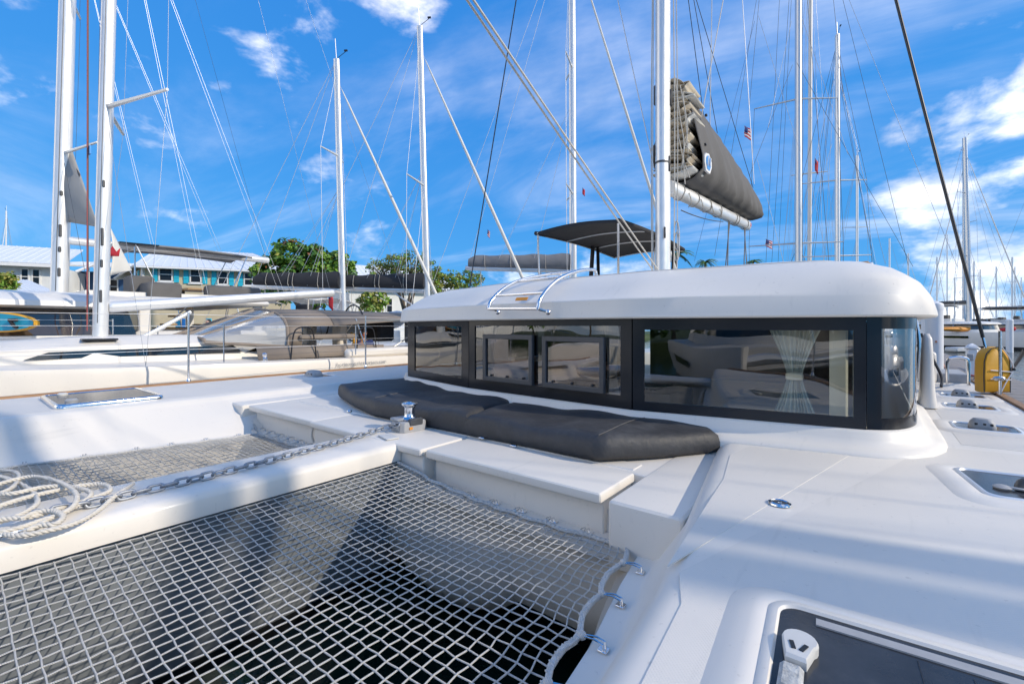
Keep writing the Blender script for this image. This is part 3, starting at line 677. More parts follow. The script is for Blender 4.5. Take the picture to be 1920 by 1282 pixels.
MB().box((-2.42, 3.205, 2.643), (.13, .004, .035), rot=Matrix.Rotation(R(-38), 3, 'X')).build('warning_plate', 'orange', roof)
# ------------------------------------------------------------------ hatches
def hatch(cx, cy, sx, sy, z, rise, handle=2, rz=0, mt='alu', plinth=False):
    Rm = Matrix.Rotation(rz, 3, 'Z'); c0 = Vector((cx, cy, 0))
    def rr(a, b, r_, z_): return [c0 + Rm @ Vector((x, y, 0)) + Vector((0, 0, z_)) for x, y in roundrect(a, b, r_, 6)]
    m = MB()
    if plinth:
        q = MB(); q.loft([rr(sx + .26, sy + .26, .13, z - .003), rr(sx + .20, sy + .20, .11, z + .012), rr(sx + .12, sy + .12, .08, z + rise), rr(sx + .05, sy + .05, .06, z + rise + .004), rr(sx + .03, sy + .03, .06, z + rise - .006)], cap=False); pp = q.build('hatch_surround', 'gel', CAT, ang=50)
    m.loft([rr(sx + .06, sy + .06, .07, z + (rise - .008 if plinth else 0)), rr(sx + .06, sy + .06, .07, z + rise * .8), rr(sx + .04, sy + .04, .065, z + rise + .006), rr(sx, sy, .05, z + rise + .008), rr(sx - .012, sy - .012, .045, z + rise)], cap=False)
    h = m.build('deck_hatch', mt, CAT, ang=50)
    g = MB(); g.add(rr(sx - .01, sy - .01, .045, z + rise + .001), [tuple(range(28))]); g.build('hatch_pane', 'hatchglass', h)
    return h
near = hatch(.125, 1.135, .60, .62, 1.622, .026, rz=R(4), plinth=True, mt='gel')
# folded handle and its pad
hp = PZ(1500, 1203, 1.665)
m = MB(); po = [(.036 * math.cos(a), .036 * math.sin(a)) for a in [R(t) for t in range(-35, 216, 18)]] + [(-.020, -.075), (.020, -.075)]
m.loft([[(hp.x + x * k, hp.y + y * k, z) for x, y in po] for k, z in ((1, 1.649), (1.02, 1.668), (.93, 1.674))]); hd = m.build('hatch_handle', 'plasticlight', near, ang=30)
for k in (-1, 1): MB().box((hp.x + k * .011, hp.y - .035, 1.6745), (.009, .028, .003), rz=-k * .3).build('slot', 'black', hd)
MB().box((hp.x - .004, hp.y - .125, 1.656), (.046, .09, .016), bev=.008, rz=R(3)).build('hatch_pad', 'grip', near)
for k in range(3): MB().box((.10 + .09 * k, 1.12, 1.6495), (.0022, .5, .0015), rz=R(4)).build('heating_line', 'black', near)
MB().box((.14, 1.402, 1.651), (.50, .03, .004), rz=R(4)).build('gasket_strip', 'plasticgrey', near)
h2 = hatch(.66, 3.22, .54, .46, 1.622, .012, plinth=True, rz=R(8))
def lump(c, s, parent, mt='plasticgrey'):
    c = Vector(c); m = MB(); rs = []
    for k, z in ((1, 0), (1.0, .25), (.86, .7), (.62, 1.0), (.3, 1.06)): rs.append([(c.x + x * k, c.y + y * k, c.z + z * s[2]) for x, y in roundrect(s[0], s[1], min(s[0], s[1]) * .35, 4)])
    m.loft(rs); o_ = m.build('hatch_handle', mt, parent, ang=40)
    for k in (-.25, .05, .3): MB().box((c.x + k * s[0], c.y - s[1] * .44, c.z + s[2] * .5), (s[0] * .12, .008, s[2] * .25), bev=.002).build('slot', 'black', o_)
lump((.60, 3.17, 1.634), (.13, .10, .05), h2, 'darkplastic')
m = MB(); m.lathe((.487, 3.12, 1.636), [(.03, 0), (.034, .008), (.02, .016)], 14); m.box((.53, 3.12, 1.645), (.07, .018, .012), bev=.004); m.build('hatch_knob', 'plasticgrey', h2)
for cy_h, cx_h in ((4.93, .68), (6.12, .74), (7.05, .80)):
    h = hatch(cx_h, cy_h, .34, .30, 1.622, .010, plinth=True); lump((cx_h - .02, cy_h - .02, 1.632), (.15, .12, .07), h)
hs_ = hatch(-6.48, 1.11, .98, .78, 1.622, .035, mt='steel')
MB().lathe((-5.98 - .12, .82, 1.655), [(.05, 0), (.05, .03), (.035, .045)], 14).build('hatch_knob', 'plasticgrey', hs_); MB().lathe((-6.85, .85, 1.655), [(.045, 0), (.045, .02), (.03, .03)], 14).build('hatch_knob', 'plasticlight', hs_)
h = hatch(-6.75, 3.68, .5, .34, 1.622, .012, plinth=True); lump((-6.72, 3.60, 1.634), (.30, .2, .09), h)
# small deck fittings
fp = PZ(1462, 943, 1.626); m = MB(); m.lathe((fp.x, fp.y, 1.624), [(.046, 0), (.044, .006), (.034, .010), (.030, .006), (.018, .004)], 24); fo = m.build('deck_filler', 'steel', CAT); MB().lathe((fp.x, fp.y, 1.6285), [(.028, 0), (.027, .0025)], 20).build('filler_cap', 'darkplastic', fo); MB().lathe((fp.x, fp.y, 1.631), [(.009, 0), (.008, .002)], 10).build('filler_key', 'steel', fo)
for u, v, z in ((1373, 817, 1.63), (655, 771, 1.541), (1640 + 38, 790, 1.63)):
    p = PZ(u, v, z); m = MB(); m.lathe(p, [(.026, 0), (.024, .006), (.016, .014), (.008, .016)], 16); m.build('deck_latch', 'steel', CAT)
# windlass
wp = Vector((-3.02, 2.44, 1.541)); Wz = Matrix.Rotation(R(-8), 3, 'Z')
m = MB(); rs = []
for k, z in ((1, 0), (1, .055), (.97, .075), (.90, .082)): rs.append([wp + Wz @ Vector((x * k, y * k, 0)) + Vector((0, 0, z)) for x, y in [(-.085, -.115), (.06, -.115), (.085, -.09), (.085, .10), (.065, .125), (-.09, .125), (-.11, .10), (-.11, -.08)]])
m.loft(rs); wl = m.build('windlass', 'plasticgrey', CAT, ang=25)
m = MB(); m.box(wp + Wz @ Vector((-.05, -.02, .092)), (.12, .19, .022), rz=R(-8), bev=.008); m.build('chain_cover', 'plasticgrey', wl); MB().box(wp + Wz @ Vector((.072, .02, .075)), (.04, .13, .06), rz=R(-8), bev=.01).build('motor_cover', 'darkplastic', wl)
m = MB(); m.lathe(wp + Vector((0, .01, .083)), [(.062, 0), (.066, .012), (.052, .026), (.044, .034), (.042, .06), (.043, .10), (.048, .112), (.062, .122), (.067, .128), (.066, .138), (.05, .144), (.02, .146), (.015, .152), (.01, .152)], 28); m.build('drum', 'steel', wl, ang=50)
MB().box(wp + Wz @ Vector((.02, -.117, .035)), (.05, .004, .03), rz=R(-8)).build('rating_plate', 'grip', wl)
MB().box((-2.93, 2.17, 1.548), (.17, .10, .012), rz=R(-12), bev=.004).build('chain_pad', 'plasticlight', CAT)
MB().box(wp + Wz @ Vector((.088, -.03, .03)), (.006, .035, .02), bev=.002).build('foot_switch', 'orange', wl)
# ------------------------------------------------------------------ mast, boom and mainsail bag of the foreground catamaran
MX, MY = -3.2, 8.83
m = MB(); m.oval((MX, MY, 3.0), (MX, MY, 27), .135, .19, 20); mast = m.build('mast', 'alu', CAT, ang=60)
for q, e in (((MX + .10, MY - .17, 4.2), (.03, .035, .22)), ((MX + .135, MY - .03, 5.55), (.03, .05, .3)), ((MX + .13, MY + .05, 6.85), (.05, .09, .32))): MB().box(q, e, bev=.01).build('mast_fitting', 'black', mast)
MB().oval((MX, MY, 5.56), (MX, MY, 5.60), .142, .197, 20).build('mast_band', 'darkplastic', mast)
MB().box((MX - .15, MY - .05, 5.85), (.05, .12, .22), bev=.02).build('mast_winch', 'darkplastic', mast); MB().box((MX - .14, MY - .02, 6.95), (.05, .1, .4), bev=.02).build('mast_winch', 'darkplastic', mast)
MB().oval((MX, MY, 3.05), (MX, MY, 3.14), .20, .26, 20).build('mast_collar', 'plasticgrey', mast)
b0_, b1_ = Vector((MX + .02, 9.25, 5.20)), Vector((MX, 16.6, 5.72))
m = MB(); n_ = 14; ring = lambda p, k: [(p.x + .125 * k * math.cos(2 * math.pi * i / n_), p.y, p.z + .165 * k * math.sin(2 * math.pi * i / n_)) for i in range(n_)]
m.loft([ring(lerp(b0_, b1_, -.012), .8), ring(b0_, 1), ring(b1_, 1), ring(lerp(b0_, b1_, 1.01), .8)]); boom = m.build('boom', 'alu', CAT, ang=60)
for t in (.06, .2, .34, .48, .72, .76, .93):
    p = lerp(b0_, b1_, t); MB().tube([(p.x + .135 * math.cos(a), p.y + .03 * math.sin(3 * a + t * 9), p.z + .178 * math.sin(a)) for a in [2 * math.pi * k / 16 for k in range(16)]], .011, 6, closed=True).build('boom_strap', 'rope', boom)
MB().box(lerp(b0_, b1_, .985) + Vector((.125, 0, 0)), (.006, .10, .10)).build('boom_tag', 'flagred', boom)
# reefing line slung under the boom
m = MB(); m.tube(sag(b0_ + Vector((.1, .3, -.4)), b0_ + Vector((.1, 3.7, -.02)), .05), .012, 6); m.build('reefing_line', 'wiredark', boom)
for t in (.10, .22, .34, .45):
    p = lerp(b0_, b1_, t); MB().tube(crv([p + Vector((.13, 0, .0)), p + Vector((.17, .02, -.2)), p + Vector((.1, .05, -.32 + t * .3))], 5), .011, 6).build('boom_tie', 'rope', boom)
for t, du in ((.62, .35), (.64, .2), (.9, .5), (.92, .3)):
    p = lerp(b0_, b1_, t); MB().tube([p + Vector((.05, 0, -.16)), p + Vector((-.2 + du, -.6, -2.4))], .016, 6).build('mainsheet', 'wiredark', boom)
# mainsail bag: ring sections along the boom
m = MB(); rs = []
NB = 70
for i in range(NB + 1):
    t = i / NB; y = 9.72 + 7.6 * t; zb = 5.40 + .62 * t; zt = 7.42 - .42 * t ** 1.5 + .02 * math.sin(t * 40); w_ = .50 - .20 * t
    zt = zt if t < .97 else zt - .35 * (t - .97) / .03
    h = zt - zb; r_ = []
    for k, (x, z) in enumerate([(0, 0), (.55, .03), (.90, .12), (1.0, .25), (.93, .42), (.78, .58), (.60, .74), (.38, .90), (.14, 1.0), (-.14, 1.0), (-.38, .90), (-.60, .74), (-.78, .58), (-.93, .42), (-1.0, .25), (-.90, .12), (-.55, .03)]):
        wob = 1 + .06 * math.sin(t * 43 + k * 1.1) * (z < .6) + .05 * math.sin(t * 17 + k) + .035 * math.sin(t * 97 + k * 1.6) * (.3 + t)
        r_.append((MX + .02 + x * w_ * wob, y - .25 * z * (t < .02), zb + z * h + .015 * math.sin(t * 57 + k * 2)))
    rs.append(r_)
m.loft(rs, cap=False); o_ = len(m.v) - 17; m.f.append(tuple(range(o_, o_ + 17))); bag = m.build('sail_bag', 'canvas', CAT, ang=70, solid=.012)
# folded mainsail showing in the mouth of the bag
random.seed(3)
zz_ = 5.50
for k in range(15):
    h_ = random.uniform(.10, .19); wk = (.46 - .014 * k) * random.uniform(.62, 1.0); xo_ = random.uniform(-.10, .12); tl = random.uniform(-.25, .25); y0 = 9.22 + random.uniform(-.10, .12) + .01 * k; n_ = 22; ph = random.uniform(0, 6)
    def rg_(y, sq):
        out = []
        for i in range(n_):
            a_ = 2 * math.pi * i / n_; r1 = 1 + .16 * math.sin(3 * a_ + ph) + .10 * math.sin(5 * a_ + 2 * ph); x = wk * math.cos(a_) * r1 * .92; z = h_ * .55 * math.sin(a_) * (1 + .4 * math.cos(a_ + ph)) * sq
            out.append((MX + .02 + xo_ + x, y + .06 * math.sin(2 * a_ + ph) + .05 * abs(math.cos(a_)), zz_ + h_ * .45 + z + tl * x))
        return out
    m = MB(); m.loft([rg_(y0, 1), rg_(y0 + .2, .9), rg_(y0 + .75, .7)], cap=False); m.build('sail_fold', 'sail' if k % 4 else 'sailwhite', bag, ang=80, solid=.012)
    zz_ += h_ * .86
lp = PX(1327, 306, MX + .50)
m = MB(); hx = [(.7 * x, .75 * y) for x, y in ((-.20, -.05), (-.12, -.26), (.10, -.26), (.20, -.05), (.20, .10), (.05, .28), (-.12, .22), (-.20, .1))]
m.add([(lp.x + .012 + .0 * y, lp.y + x * 1.9, lp.z + y * 1.0) for x, y in hx] + [(lp.x - .03, lp.y + x * 1.9, lp.z + y) for x, y in hx], [tuple(range(8)), tuple(range(15, 7, -1))] + [(i, (i + 1) % 8, 8 + (i + 1) % 8, 8 + i) for i in range(8)])
lo = m.build('sail_emblem', 'flagwhite', bag); m = MB(); m.add([(lp.x + .02, lp.y + x * 1.25, lp.z + y * .75) for x, y in hx], [tuple(range(8))]); m.build('emblem_mark', 'logoblue', lo)
m = MB(); m.tube([(lp.x + .026, lp.y - .1, lp.z - .08), (lp.x + .026, lp.y - .06, lp.z + .1), (lp.x + .026, lp.y + .06, lp.z - .06), (lp.x + .026, lp.y + .12, lp.z + .12)], .018, 6); m.build('emblem_line', 'flagwhite', lo)
for dy, dz in ((.35, 1.25), (.3, .62), (.42, .12)): MB().box((MX + .47, 9.72 + dy, 5.6 + dz), (.05, .06, .05), bev=.01).build('bag_buckle', 'black', bag)
# lines falling from the mast round the bag
def wire(name, a, b, r, mt, parent, s_=0., n=2):
    return MB().tube(sag(a, b, s_, max(n, 2 if not s_ else 10)), r, 6).build(name, mt, parent, ang=80)
for x, y, z0, z1, r_, mt in ((-.17, -.12, 3.3, 27, .011, 'line'), (-.12, -.19, 3.3, 27, .010, 'line'), (.17, .12, 3.3, 27, .012, 'line'), (.20, .2, 3.4, 27, .010, 'line'), (.13, -.15, 6.4, 27, .008, 'wiredark')):
    MB().tube(crv([(MX + x * (1.0 + .12 * math.sin(k * 1.7)), MY + y * (1 + .1 * math.cos(k * 2.1)), z0 + (z1 - z0) * k / 8) for k in range(9)], 4), r_, 6).build('halyard', mt, CAT, ang=80)
random.seed(5)
for k in range(4):
    a = Vector((MX + .16 + .04 * k, MY + .18 + .05 * k, 7.4 - .12 * k)); b = a + Vector((random.uniform(-.05, .12), .25, -1.2 - .9 * random.random()))
    MB().tube(crv([a, lerp(a, b, .4) + Vector((.07 * random.uniform(-1, 1), .05, -.1)), lerp(a, b, .75) + Vector((.1 * random.uniform(-1, 1), 0, 0)), b], 6), .011, 6).build('halyard', 'line', CAT, ang=80)
for k in range(3):
    c_ = Vector((MX + (.2 if k else -.2), MY + .15, 3.75 + .22 * k)); MB().tube(crv([c_ + Vector((.05 * math.cos(a), .05, .28 * math.sin(a))) for a in [2 * math.pi * i / 8 for i in range(8)]], 4, True), .013, 6, closed=True).build('rope_coil', 'ropegrey', CAT, ang=80)
# standing rigging and sheets
top = Vector((MX, MY, 26.5))
cp = Vector((1.13, 7.52, 1.66)); sh = wire('shroud', cp + (top - cp).normalized() * .62, top, .0175, 'black', CAT)
m = MB(); dirn = (top - cp).normalized(); m.tube([cp, cp + dirn * .16], .012, 8); m.tube([cp + dirn * .14, cp + dirn * .46], .022, 10); m.tube([cp + dirn * .46, cp + dirn * .64], .013, 8); m.box(cp, (.03, .09, .10), bev=.01); m.build('turnbuckle', 'steel', CAT)
cp2 = Vector((-7.53, 7.52, 1.66)); wire('shroud', cp2, top, .013, 'wiredark', CAT)
for (u0, v0), (u1, v1), yt in (((878, 0), (1223, 505), 7.4), ((890, 0), (1233, 505), 7.5)):
    b = PY(u1, v1, yt); b.z = max(b.z, 3.09); a_ = C(u0, v0, 4.2); a_ = a_ + (a_ - b).normalized() * 1.2; wire('jib_sheet', a_, b, .0115, 'line', CAT, .03)
for (u0, v0), (u1, v1) in (((1158, 0), (1212, 300)), ((1172, -40), (1222, 350))): pass
wire('diamond_stay', C(1157, -6, 9.4), Vector((MX - .18, MY, 5.55)), .011, 'wirelight', CAT); 
wire('lazy_jack', C(1358, -10, 11), Vector((MX + .3, 10.3, 6.9)), .012, 'line', CAT); wire('lazy_jack', C(1335, -10, 11.5), Vector((MX + .25, 11.2, 7.1)), .010, 'line', CAT); wire('lazy_jack', C(1330, 300, 13), C(1290, -5, 10.5), .009, 'wiredark', CAT)
wire('topping_lift', C(1392, 0, 15), C(1414, 345, 14.6), .012, 'wirelight', CAT); wire('lazy_jack', C(1304, -5, 11.4), C(1412, 352, 14.6), .009, 'wiredark', CAT); wire('lazy_jack', C(1300, -5, 11.2), C(1345, 250, 12.6), .009, 'wiredark', CAT)
# ------------------------------------------------------------------ flybridge bimini
def bfn(a, b):
    x = -5.82 + 1.97 * a; y = 8.22 + 3.9 * b; return Vector((x, y, 4.46 + .07 * math.sin(math.pi * a) + .06 * math.sin(math.pi * b) - .05 * b))
bim = MB().grid(bfn, 14, 20).build('bimini', 'canvasblack', CAT, ang=70, solid=.035)
for b in (0., .33, .66, 1.): MB().tube([bfn(a / 10, b) - Vector((0, 0, .035)) for a in range(11)], .02, 8).build('bimini_bow', 'mastgrey' if b else 'canvasblack', bim)
for a in (0., 1.): MB().tube([bfn(a, b / 12) for b in range(13)], .045, 8).build('bimini_edge', 'canvasblack', bim)
m = MB()
for k in range(22):
    p = bfn(.03, .08 + k * .04) - Vector((0, 0, .06)); q = bfn(.07, .10 + k * .04) - Vector((0, 0, .10)); m.tube([p, q, bfn(.03, .12 + k * .04) - Vector((0, 0, .06))], .008, 4)
m.build('bimini_lacing', 'rope', bim, ang=80)
for a, b, x, y, r_, mt in ((.03, .0, -5.9, 8.5, .022, 'steel'), (.06, .62, -5.4, 9.9, .055, 'canvasblack'), (.09, .66, -5.3, 10.2, .045, 'black'), (.95, .05, -4.5, 9.6, .025, 'steel'), (.9, .95, -4.0, 11.6, .03, 'black')):
    p = bfn(a, b); MB().tube(crv([p, lerp(p, (x, y, 3.1), .15) + Vector((0, 0, -.02)), (x, y, 3.0)], 5), r_, 10).build('bimini_post', mt, bim)
# flybridge coaming behind the mast
m = MB(); m.loft([[(x, y, z) for x, y in ((-5.6, 8.9), (-.9, 8.9), (-.7, 12), (-5.8, 12))] for z in (2.4, 3.3)]); m.build('flybridge', 'gel', CAT)
MB().box((-3.5, 9.4, 3.36), (.9, .35, .12), bev=.04).build('helm_cover', 'canvasblack', CAT)
# side steps, handrails and fender at the port quarter
m = MB(); rs = []
for z, w_, d_ in ((1.63, .13, .40), (1.8, .10, .30), (2.1, .085, .22), (2.28, .07, .16), (2.33, .03, .08)): rs.append([(.43 + x, 6.0 + y, z) for x, y in roundrect(w_, d_, w_ * .45, 4)])
m.loft(rs); m.build('side_fin', 'gel', CAT, ang=60)
m = MB(); m.tube(crv([(.42, 7.4, 1.7), (.46, 7.4, 2.2), (.40, 7.45, 2.62), (.30, 7.6, 2.75)], 5), .018, 8); m.tube([(.62, 8.4, 1.66), (.52, 8.4, 2.2), (.42, 8.3, 2.9)], .018, 8); m.tube([(.42, 7.4, 2.05), (.62, 8.4, 2.0)], .013, 8); m.build('handrail', 'steel', CAT)
m = MB(); m.tube(crv([(.80, 8.35, 1.63), (.80, 8.35, 1.93), (.86, 8.35, 1.99), (.96, 8.35, 1.99), (1.0, 8.35, 1.93), (1.0, 8.35, 1.63)], 5), .018, 8); m.build('stern_rail', 'steel', CAT)
part_box('cockpit_coaming', .25, .72, 8.6, 10.4, 1.6, 2.05, 'gel', bev=.06); part_box('cockpit_locker', .72, 1.05, 8.7, 9.6, 1.6, 1.75, 'plasticgrey', bev=.03)
MB().tube(crv([(.55, 8.5, 2.3), (.66, 8.3, 1.95), (.72, 8.1, 1.75), (.70, 7.9, 1.64)], 6), .016, 8).build('shore_cable', 'black', CAT)
# stanchions and lifelines of both sides
for x, ys in ((-7.52, (-1.2, 2.2, 5.05, 7.4)), (1.12, (-1.3, 1.0))):
    prev = None
    for y in ys:
        big = x < 0; m = MB(); m.tube([(x, y, 1.62), (x, y, 2.60)], .0145, 10); m.lathe((x, y, 1.625), [(.035, 0), (.035, .01), (.018, .05)], 12); m.build('stanchion', 'steel', CAT)
        if prev is not None:
            for z in (2.08, 2.57): wire('lifeline', (x, prev, z), (x, y, z), .0035, 'wirelight', CAT, .012)
        prev = y
m = MB(); m.tube([(1.13, 7.35, 1.62), (1.13, 7.35, 2.35)], .0145, 10); m.box((1.12, 7.35, 1.82), (.10, .05, .05), bev=.015); m.build('stanchion', 'steel', CAT)
# ================================================================== loose things on the foreground boat
def cushion(pts, label, z0=1.548, z1=1.705, lift=None):
    P = [Vector((q.x, q.y)) for q in pts]; P = [Vector((q[0], q[1])) for q in resample([tuple(q) for q in P] + [tuple(P[0])], .07)[:-1]]
    c_ = sum(P, Vector((0, 0))) / len(P); m = MB(); rs = []
    def ring(k, o_, z):
        r_ = []
        for i, q in enumerate(P):
            d = c_ - q; e = d.normalized() * o_; x, y = q.x + d.x * k + e.x, q.y + d.y * k + e.y
            zz = z + (.010 * math.sin(x * 5.1 + y * 3) + .007 * math.sin(x * 11 - y * 7)) * (z > 1.6) + (lift(x, y) if lift else 0)
            r_.append((x, y, zz))
        return r_
    h = z1 - z0
    for k, o_, z in ((.5, 0, z0), (0, -.005, z0), (0, -.03, z0 + h * .2), (0, -.03, z0 + h * .5), (0, -.018, z0 + h * .8), (0, .012, z1 - .008), (0, .03, z1), (.12, .03, z1 + .006), (.3, 0, z1 + .012), (.55, 0, z1 + .010), (.8, 0, z1 + .008), (.97, 0, z1 + .008)): rs.append(ring(k, o_, z))
    m.loft(rs); o = m.build('deck_cushion', 'cushion', ang=60); tag(o, label, 'cushion', 'foredeck sunpad cushions'); CEN[o.name] = Vector(o.location); return o
def pzs(l, z): return [PZ(u, v, z) for u, v in l]
cr_ = pzs([(878, 778), (1000, 797), (1122, 819), (1240, 812), (1341, 804), (1322, 787), (1195, 780), (960, 752)], 1.705)
c1 = cushion(cr_, 'dark grey sunpad cushion nearest the port hull, lying across the bare deck lockers', lift=lambda x, y: .018 * math.exp(-((x + 1.2) ** 2 + (y - 2.5) ** 2) / .05))
cl_ = pzs([(637, 721), (665, 736), (703, 751), (790, 765), (874, 779), (955, 752), (835, 727), (759, 707)], 1.695)
c2 = cushion(cl_, 'dark grey sunpad cushion behind the windlass, shaded by the roof edge')
def seam(o, a, b, z):
    pts = [lerp(a, b, k / 12) for k in range(13)]
    MB().tube([(p.x, p.y, z + .010 * math.sin(p.x * 5.1 + p.y * 3) + .007 * math.sin(p.x * 11 - p.y * 7)) for p in pts], .0028, 6).build('seam', 'canvas', o)
seam(c1, PZ(1122, 819, 1.705), PZ(1215, 783, 1.705), 1.7165); seam(c2, PZ(703, 751, 1.695), PZ(795, 735, 1.695), 1.7165)
for x, y in ((-2.33, 2.58), (-2.0, 2.55)): MB().box((x, y, 1.553), (.06, .03, .012), bev=.004).build('buckle', 'steel', c1)
# anchor chain, each link a part
ch = thing('anchor_chain', 'galvanised anchor chain running along the beam from the windlass to the rope pile', 'chain', (-2.95, 1.4, 1.54), world=True)
cpts = crv([Vector((p.x, p.y, z)) for p, z in ((PZ(748, 799, 1.60), 1.612), (PZ(720, 803, 1.57), 1.575), (PZ(640, 826, 1.56), 1.560), (PZ(560, 848, 1.56), 1.56), (PZ(480, 869, 1.56), 1.56), (PZ(400, 889, 1.56), 1.56), (PZ(320, 908, 1.56), 1.56), (PZ(240, 927, 1.56), 1.56), (PZ(180, 941, 1.56), 1.56), (PZ(120, 955, 1.56), 1.565), (PZ(60, 965, 1.56), 1.575))], 40)
lk = MB(); st = []
for a in range(0, 360, 20):
    x = .0145 * math.cos(R(a)); y = .0145 * math.sin(R(a)); y += .0135 if y > 1e-6 else (-.0135 if y < -1e-6 else 0)
    st.append((x, y * 1.0, 0))
lk.tube([(x * 1.3, y * 1.3, z) for x, y, z in st], .0072, 7, closed=True); l0 = lk.build('chain_link', 'galv', ch, ang=80)
acc = 0; last_ = cpts[0]; k = 0; pitch = .057
for i in range(1, len(cpts)):
    d_ = (cpts[i] - last_).length
    if d_ >= pitch:
        mid = lerp(last_, cpts[i], .5); t_ = (cpts[i] - last_).normalized()
        o = l0 if k == 0 else l0.copy()
        if k: col.objects.link(o); o.parent = ch
        q = t_.to_track_quat('Y', 'Z'); o.rotation_mode = 'QUATERNION'; roll = R(40) if k % 2 else R(-50)
        o.rotation_quaternion = q @ Matrix.Rotation(roll + .25 * math.sin(k * 2.3), 3, 'Y').to_quaternion()
        o.location = mid - ch.location; last_ = cpts[i]; k += 1
# heap of three-strand rope
def strand3(m, path, r_, pitch=.055):
    L_ = 0; fine = crv(path, 14); pts = [[], [], []]; up = Vector((0, 0, 1)); prev = None
    for i, p in enumerate(fine):
        if prev: L_ += (p - prev).length
        prev = p; t_ = (fine[min(i + 1, len(fine) - 1)] - fine[max(i - 1, 0)]).normalized(); a = t_.cross(up); a = a.normalized() if a.length > 1e-4 else Vector((1, 0, 0)); b = t_.cross(a)
        for s_ in range(3):
            an = L_ / pitch * 2 * math.pi + s_ * 2.0944; pts[s_].append(p + (a * math.cos(an) + b * math.sin(an)) * r_ * .55)
    for s_ in range(3): m.tube(pts[s_], r_ * .58, 6)
hp_ = thing('mooring_rope', 'heap of off-white three-strand rope on the beam end beside the chain', 'rope', (-3.0, .35, 1.54), world=True)
random.seed(11)
def pp(l): return [PZ(u, v, z) for u, v, z in l]
loops = [[(250, 905, 1.56), (215, 925, 1.585), (190, 950, 1.57), (150, 975, 1.565), (95, 990, 1.57), (30, 1000, 1.57), (-30, 985, 1.575), (-60, 950, 1.57)],
         [(-60, 925, 1.58), (0, 900, 1.60), (60, 884, 1.62), (110, 892, 1.63), (140, 912, 1.62), (142, 935, 1.60), (120, 955, 1.59), (80, 970, 1.58), (30, 985, 1.585), (-40, 1000, 1.58)],
         [(-60, 900, 1.56), (-10, 890, 1.57), (30, 900, 1.575), (60, 915, 1.59), (70, 935, 1.60), (45, 955, 1.59), (10, 970, 1.58), (-50, 985, 1.57)],
         [(-60, 960, 1.59), (0, 940, 1.60), (50, 925, 1.60), (100, 915, 1.59), (160, 905, 1.58), (195, 905, 1.575), (205, 918, 1.57), (160, 935, 1.57), (110, 950, 1.575), (60, 962, 1.59), (0, 965, 1.60), (-50, 975, 1.60)],
         [(-40, 915, 1.61), (20, 915, 1.62), (80, 905, 1.61), (130, 905, 1.60), (170, 918, 1.59), (150, 940, 1.58), (100, 965, 1.575), (60, 990, 1.565), (45, 1000, 1.565)],
         [(40, 965, 1.60), (70, 950, 1.61), (100, 948, 1.61), (118, 960, 1.60), (105, 975, 1.59), (75, 978, 1.59), (50, 990, 1.58)],
         [(-80, 870, 1.44), (-20, 880, 1.50), (30, 885, 1.56), (25, 905, 1.60), (-20, 925, 1.60), (-70, 940, 1.60)]]
for l in loops:
    m = MB(); strand3(m, [Vector((q.x, q.y, 1.552 + (q.z - 1.552) * .62)) if q.z > 1.55 else q for q in pp(l)], .0108); m.build('rope_bight', 'strand', hp_, ang=80, fixn=False)
shk = thing('shackle', 'chrome swivel shackle at the end of the chain under the rope heap', 'shackle', PZ(20, 1000, 1.545), world=True)
c_ = PZ(22, 998, 1.56)
def sh_arc(c_, ax, w_, l_): return crv([c_ + ax * l_ * .5 + Vector((0, w_, 0)), c_ + Vector((0, w_, 0)), c_ - ax * l_ * .45 + Vector((0, w_ * .7, 0)), c_ - ax * l_ * .6, c_ - ax * l_ * .45 - Vector((0, w_ * .7, 0)), c_ - Vector((0, w_, 0)), c_ + ax * l_ * .5 - Vector((0, w_, 0))], 5)
ax = (PZ(60, 985, 1.56) - PZ(-10, 1005, 1.56)).normalized()
MB().tube(sh_arc(c_ + ax * .03, -ax, .022, .075), .008, 8).build('bow', 'steel', shk); MB().tube(sh_arc(c_ - ax * .045, ax, .022, .075), .008, 8).build('bow', 'steel', shk); MB().tube([c_ - ax * .02 + Vector((0, -.035, 0)), c_ - ax * .02 + Vector((0, .035, 0))], .009, 8).build('pin', 'steel', shk)
# yellow bag lashed to the rail
yb = thing('rescue_bag', 'bright yellow arched rescue bag strapped upright to the port rail', 'bag', (1.13, 7.62, 1.64), world=True)
bx_, by_ = Vector((cs, sn, 0)), Vector((-sn, cs, 0)); o0 = C(1861, 742, 5.25); o0.z = 1.645
prof_ = [(-.15, 0), (-.155, .2), (-.15, .36), (-.125, .45), (-.07, .505), (0, .525), (.07, .505), (.12, .455), (.145, .36), (.15, .2), (.15, 0)]
m = MB(); rs = []
for d_, k in ((-.085, .90), (-.07, .97), (-.03, 1), (.05, 1), (.09, .97), (.10, .9)): rs.append([o0 + bx_ * (x * k + d_ * .35) + by_ * d_ + Vector((0, 0, .26 + (z - .26) * k)) for x, z in prof_])
m.loft(rs); m.build('bag_body', 'yellow', yb, ang=40)
for d_ in (-.082,): MB().tube([o0 + bx_ * (x * .985 + d_ * .35) + by_ * (d_ + .004) + Vector((0, 0, .26 + (z - .26) * .985)) for x, z in prof_], .005, 6).build('piping', 'black', yb)
MB().tube([o0 + bx_ * x + by_ * -.09 + Vector((0, 0, z)) for x, z in ((-.02, .52), (.01, .45), (.015, .2), (.0, 0.01))], .004, 6).build('zip', 'black', yb)
for pts in ([(.0, .53), (.09, .40), (.135, .27), (.05, .12), (-.01, .0)], [(-.12, .26), (0, .25), (.11, .24)], [(-.12, .16), (0, .155), (.11, .15)]): MB().tube(crv([o0 + bx_ * x + by_ * -.096 + Vector((0, 0, z)) for x, z in pts], 4), .006, 6).build('strap', 'flagwhite', yb)
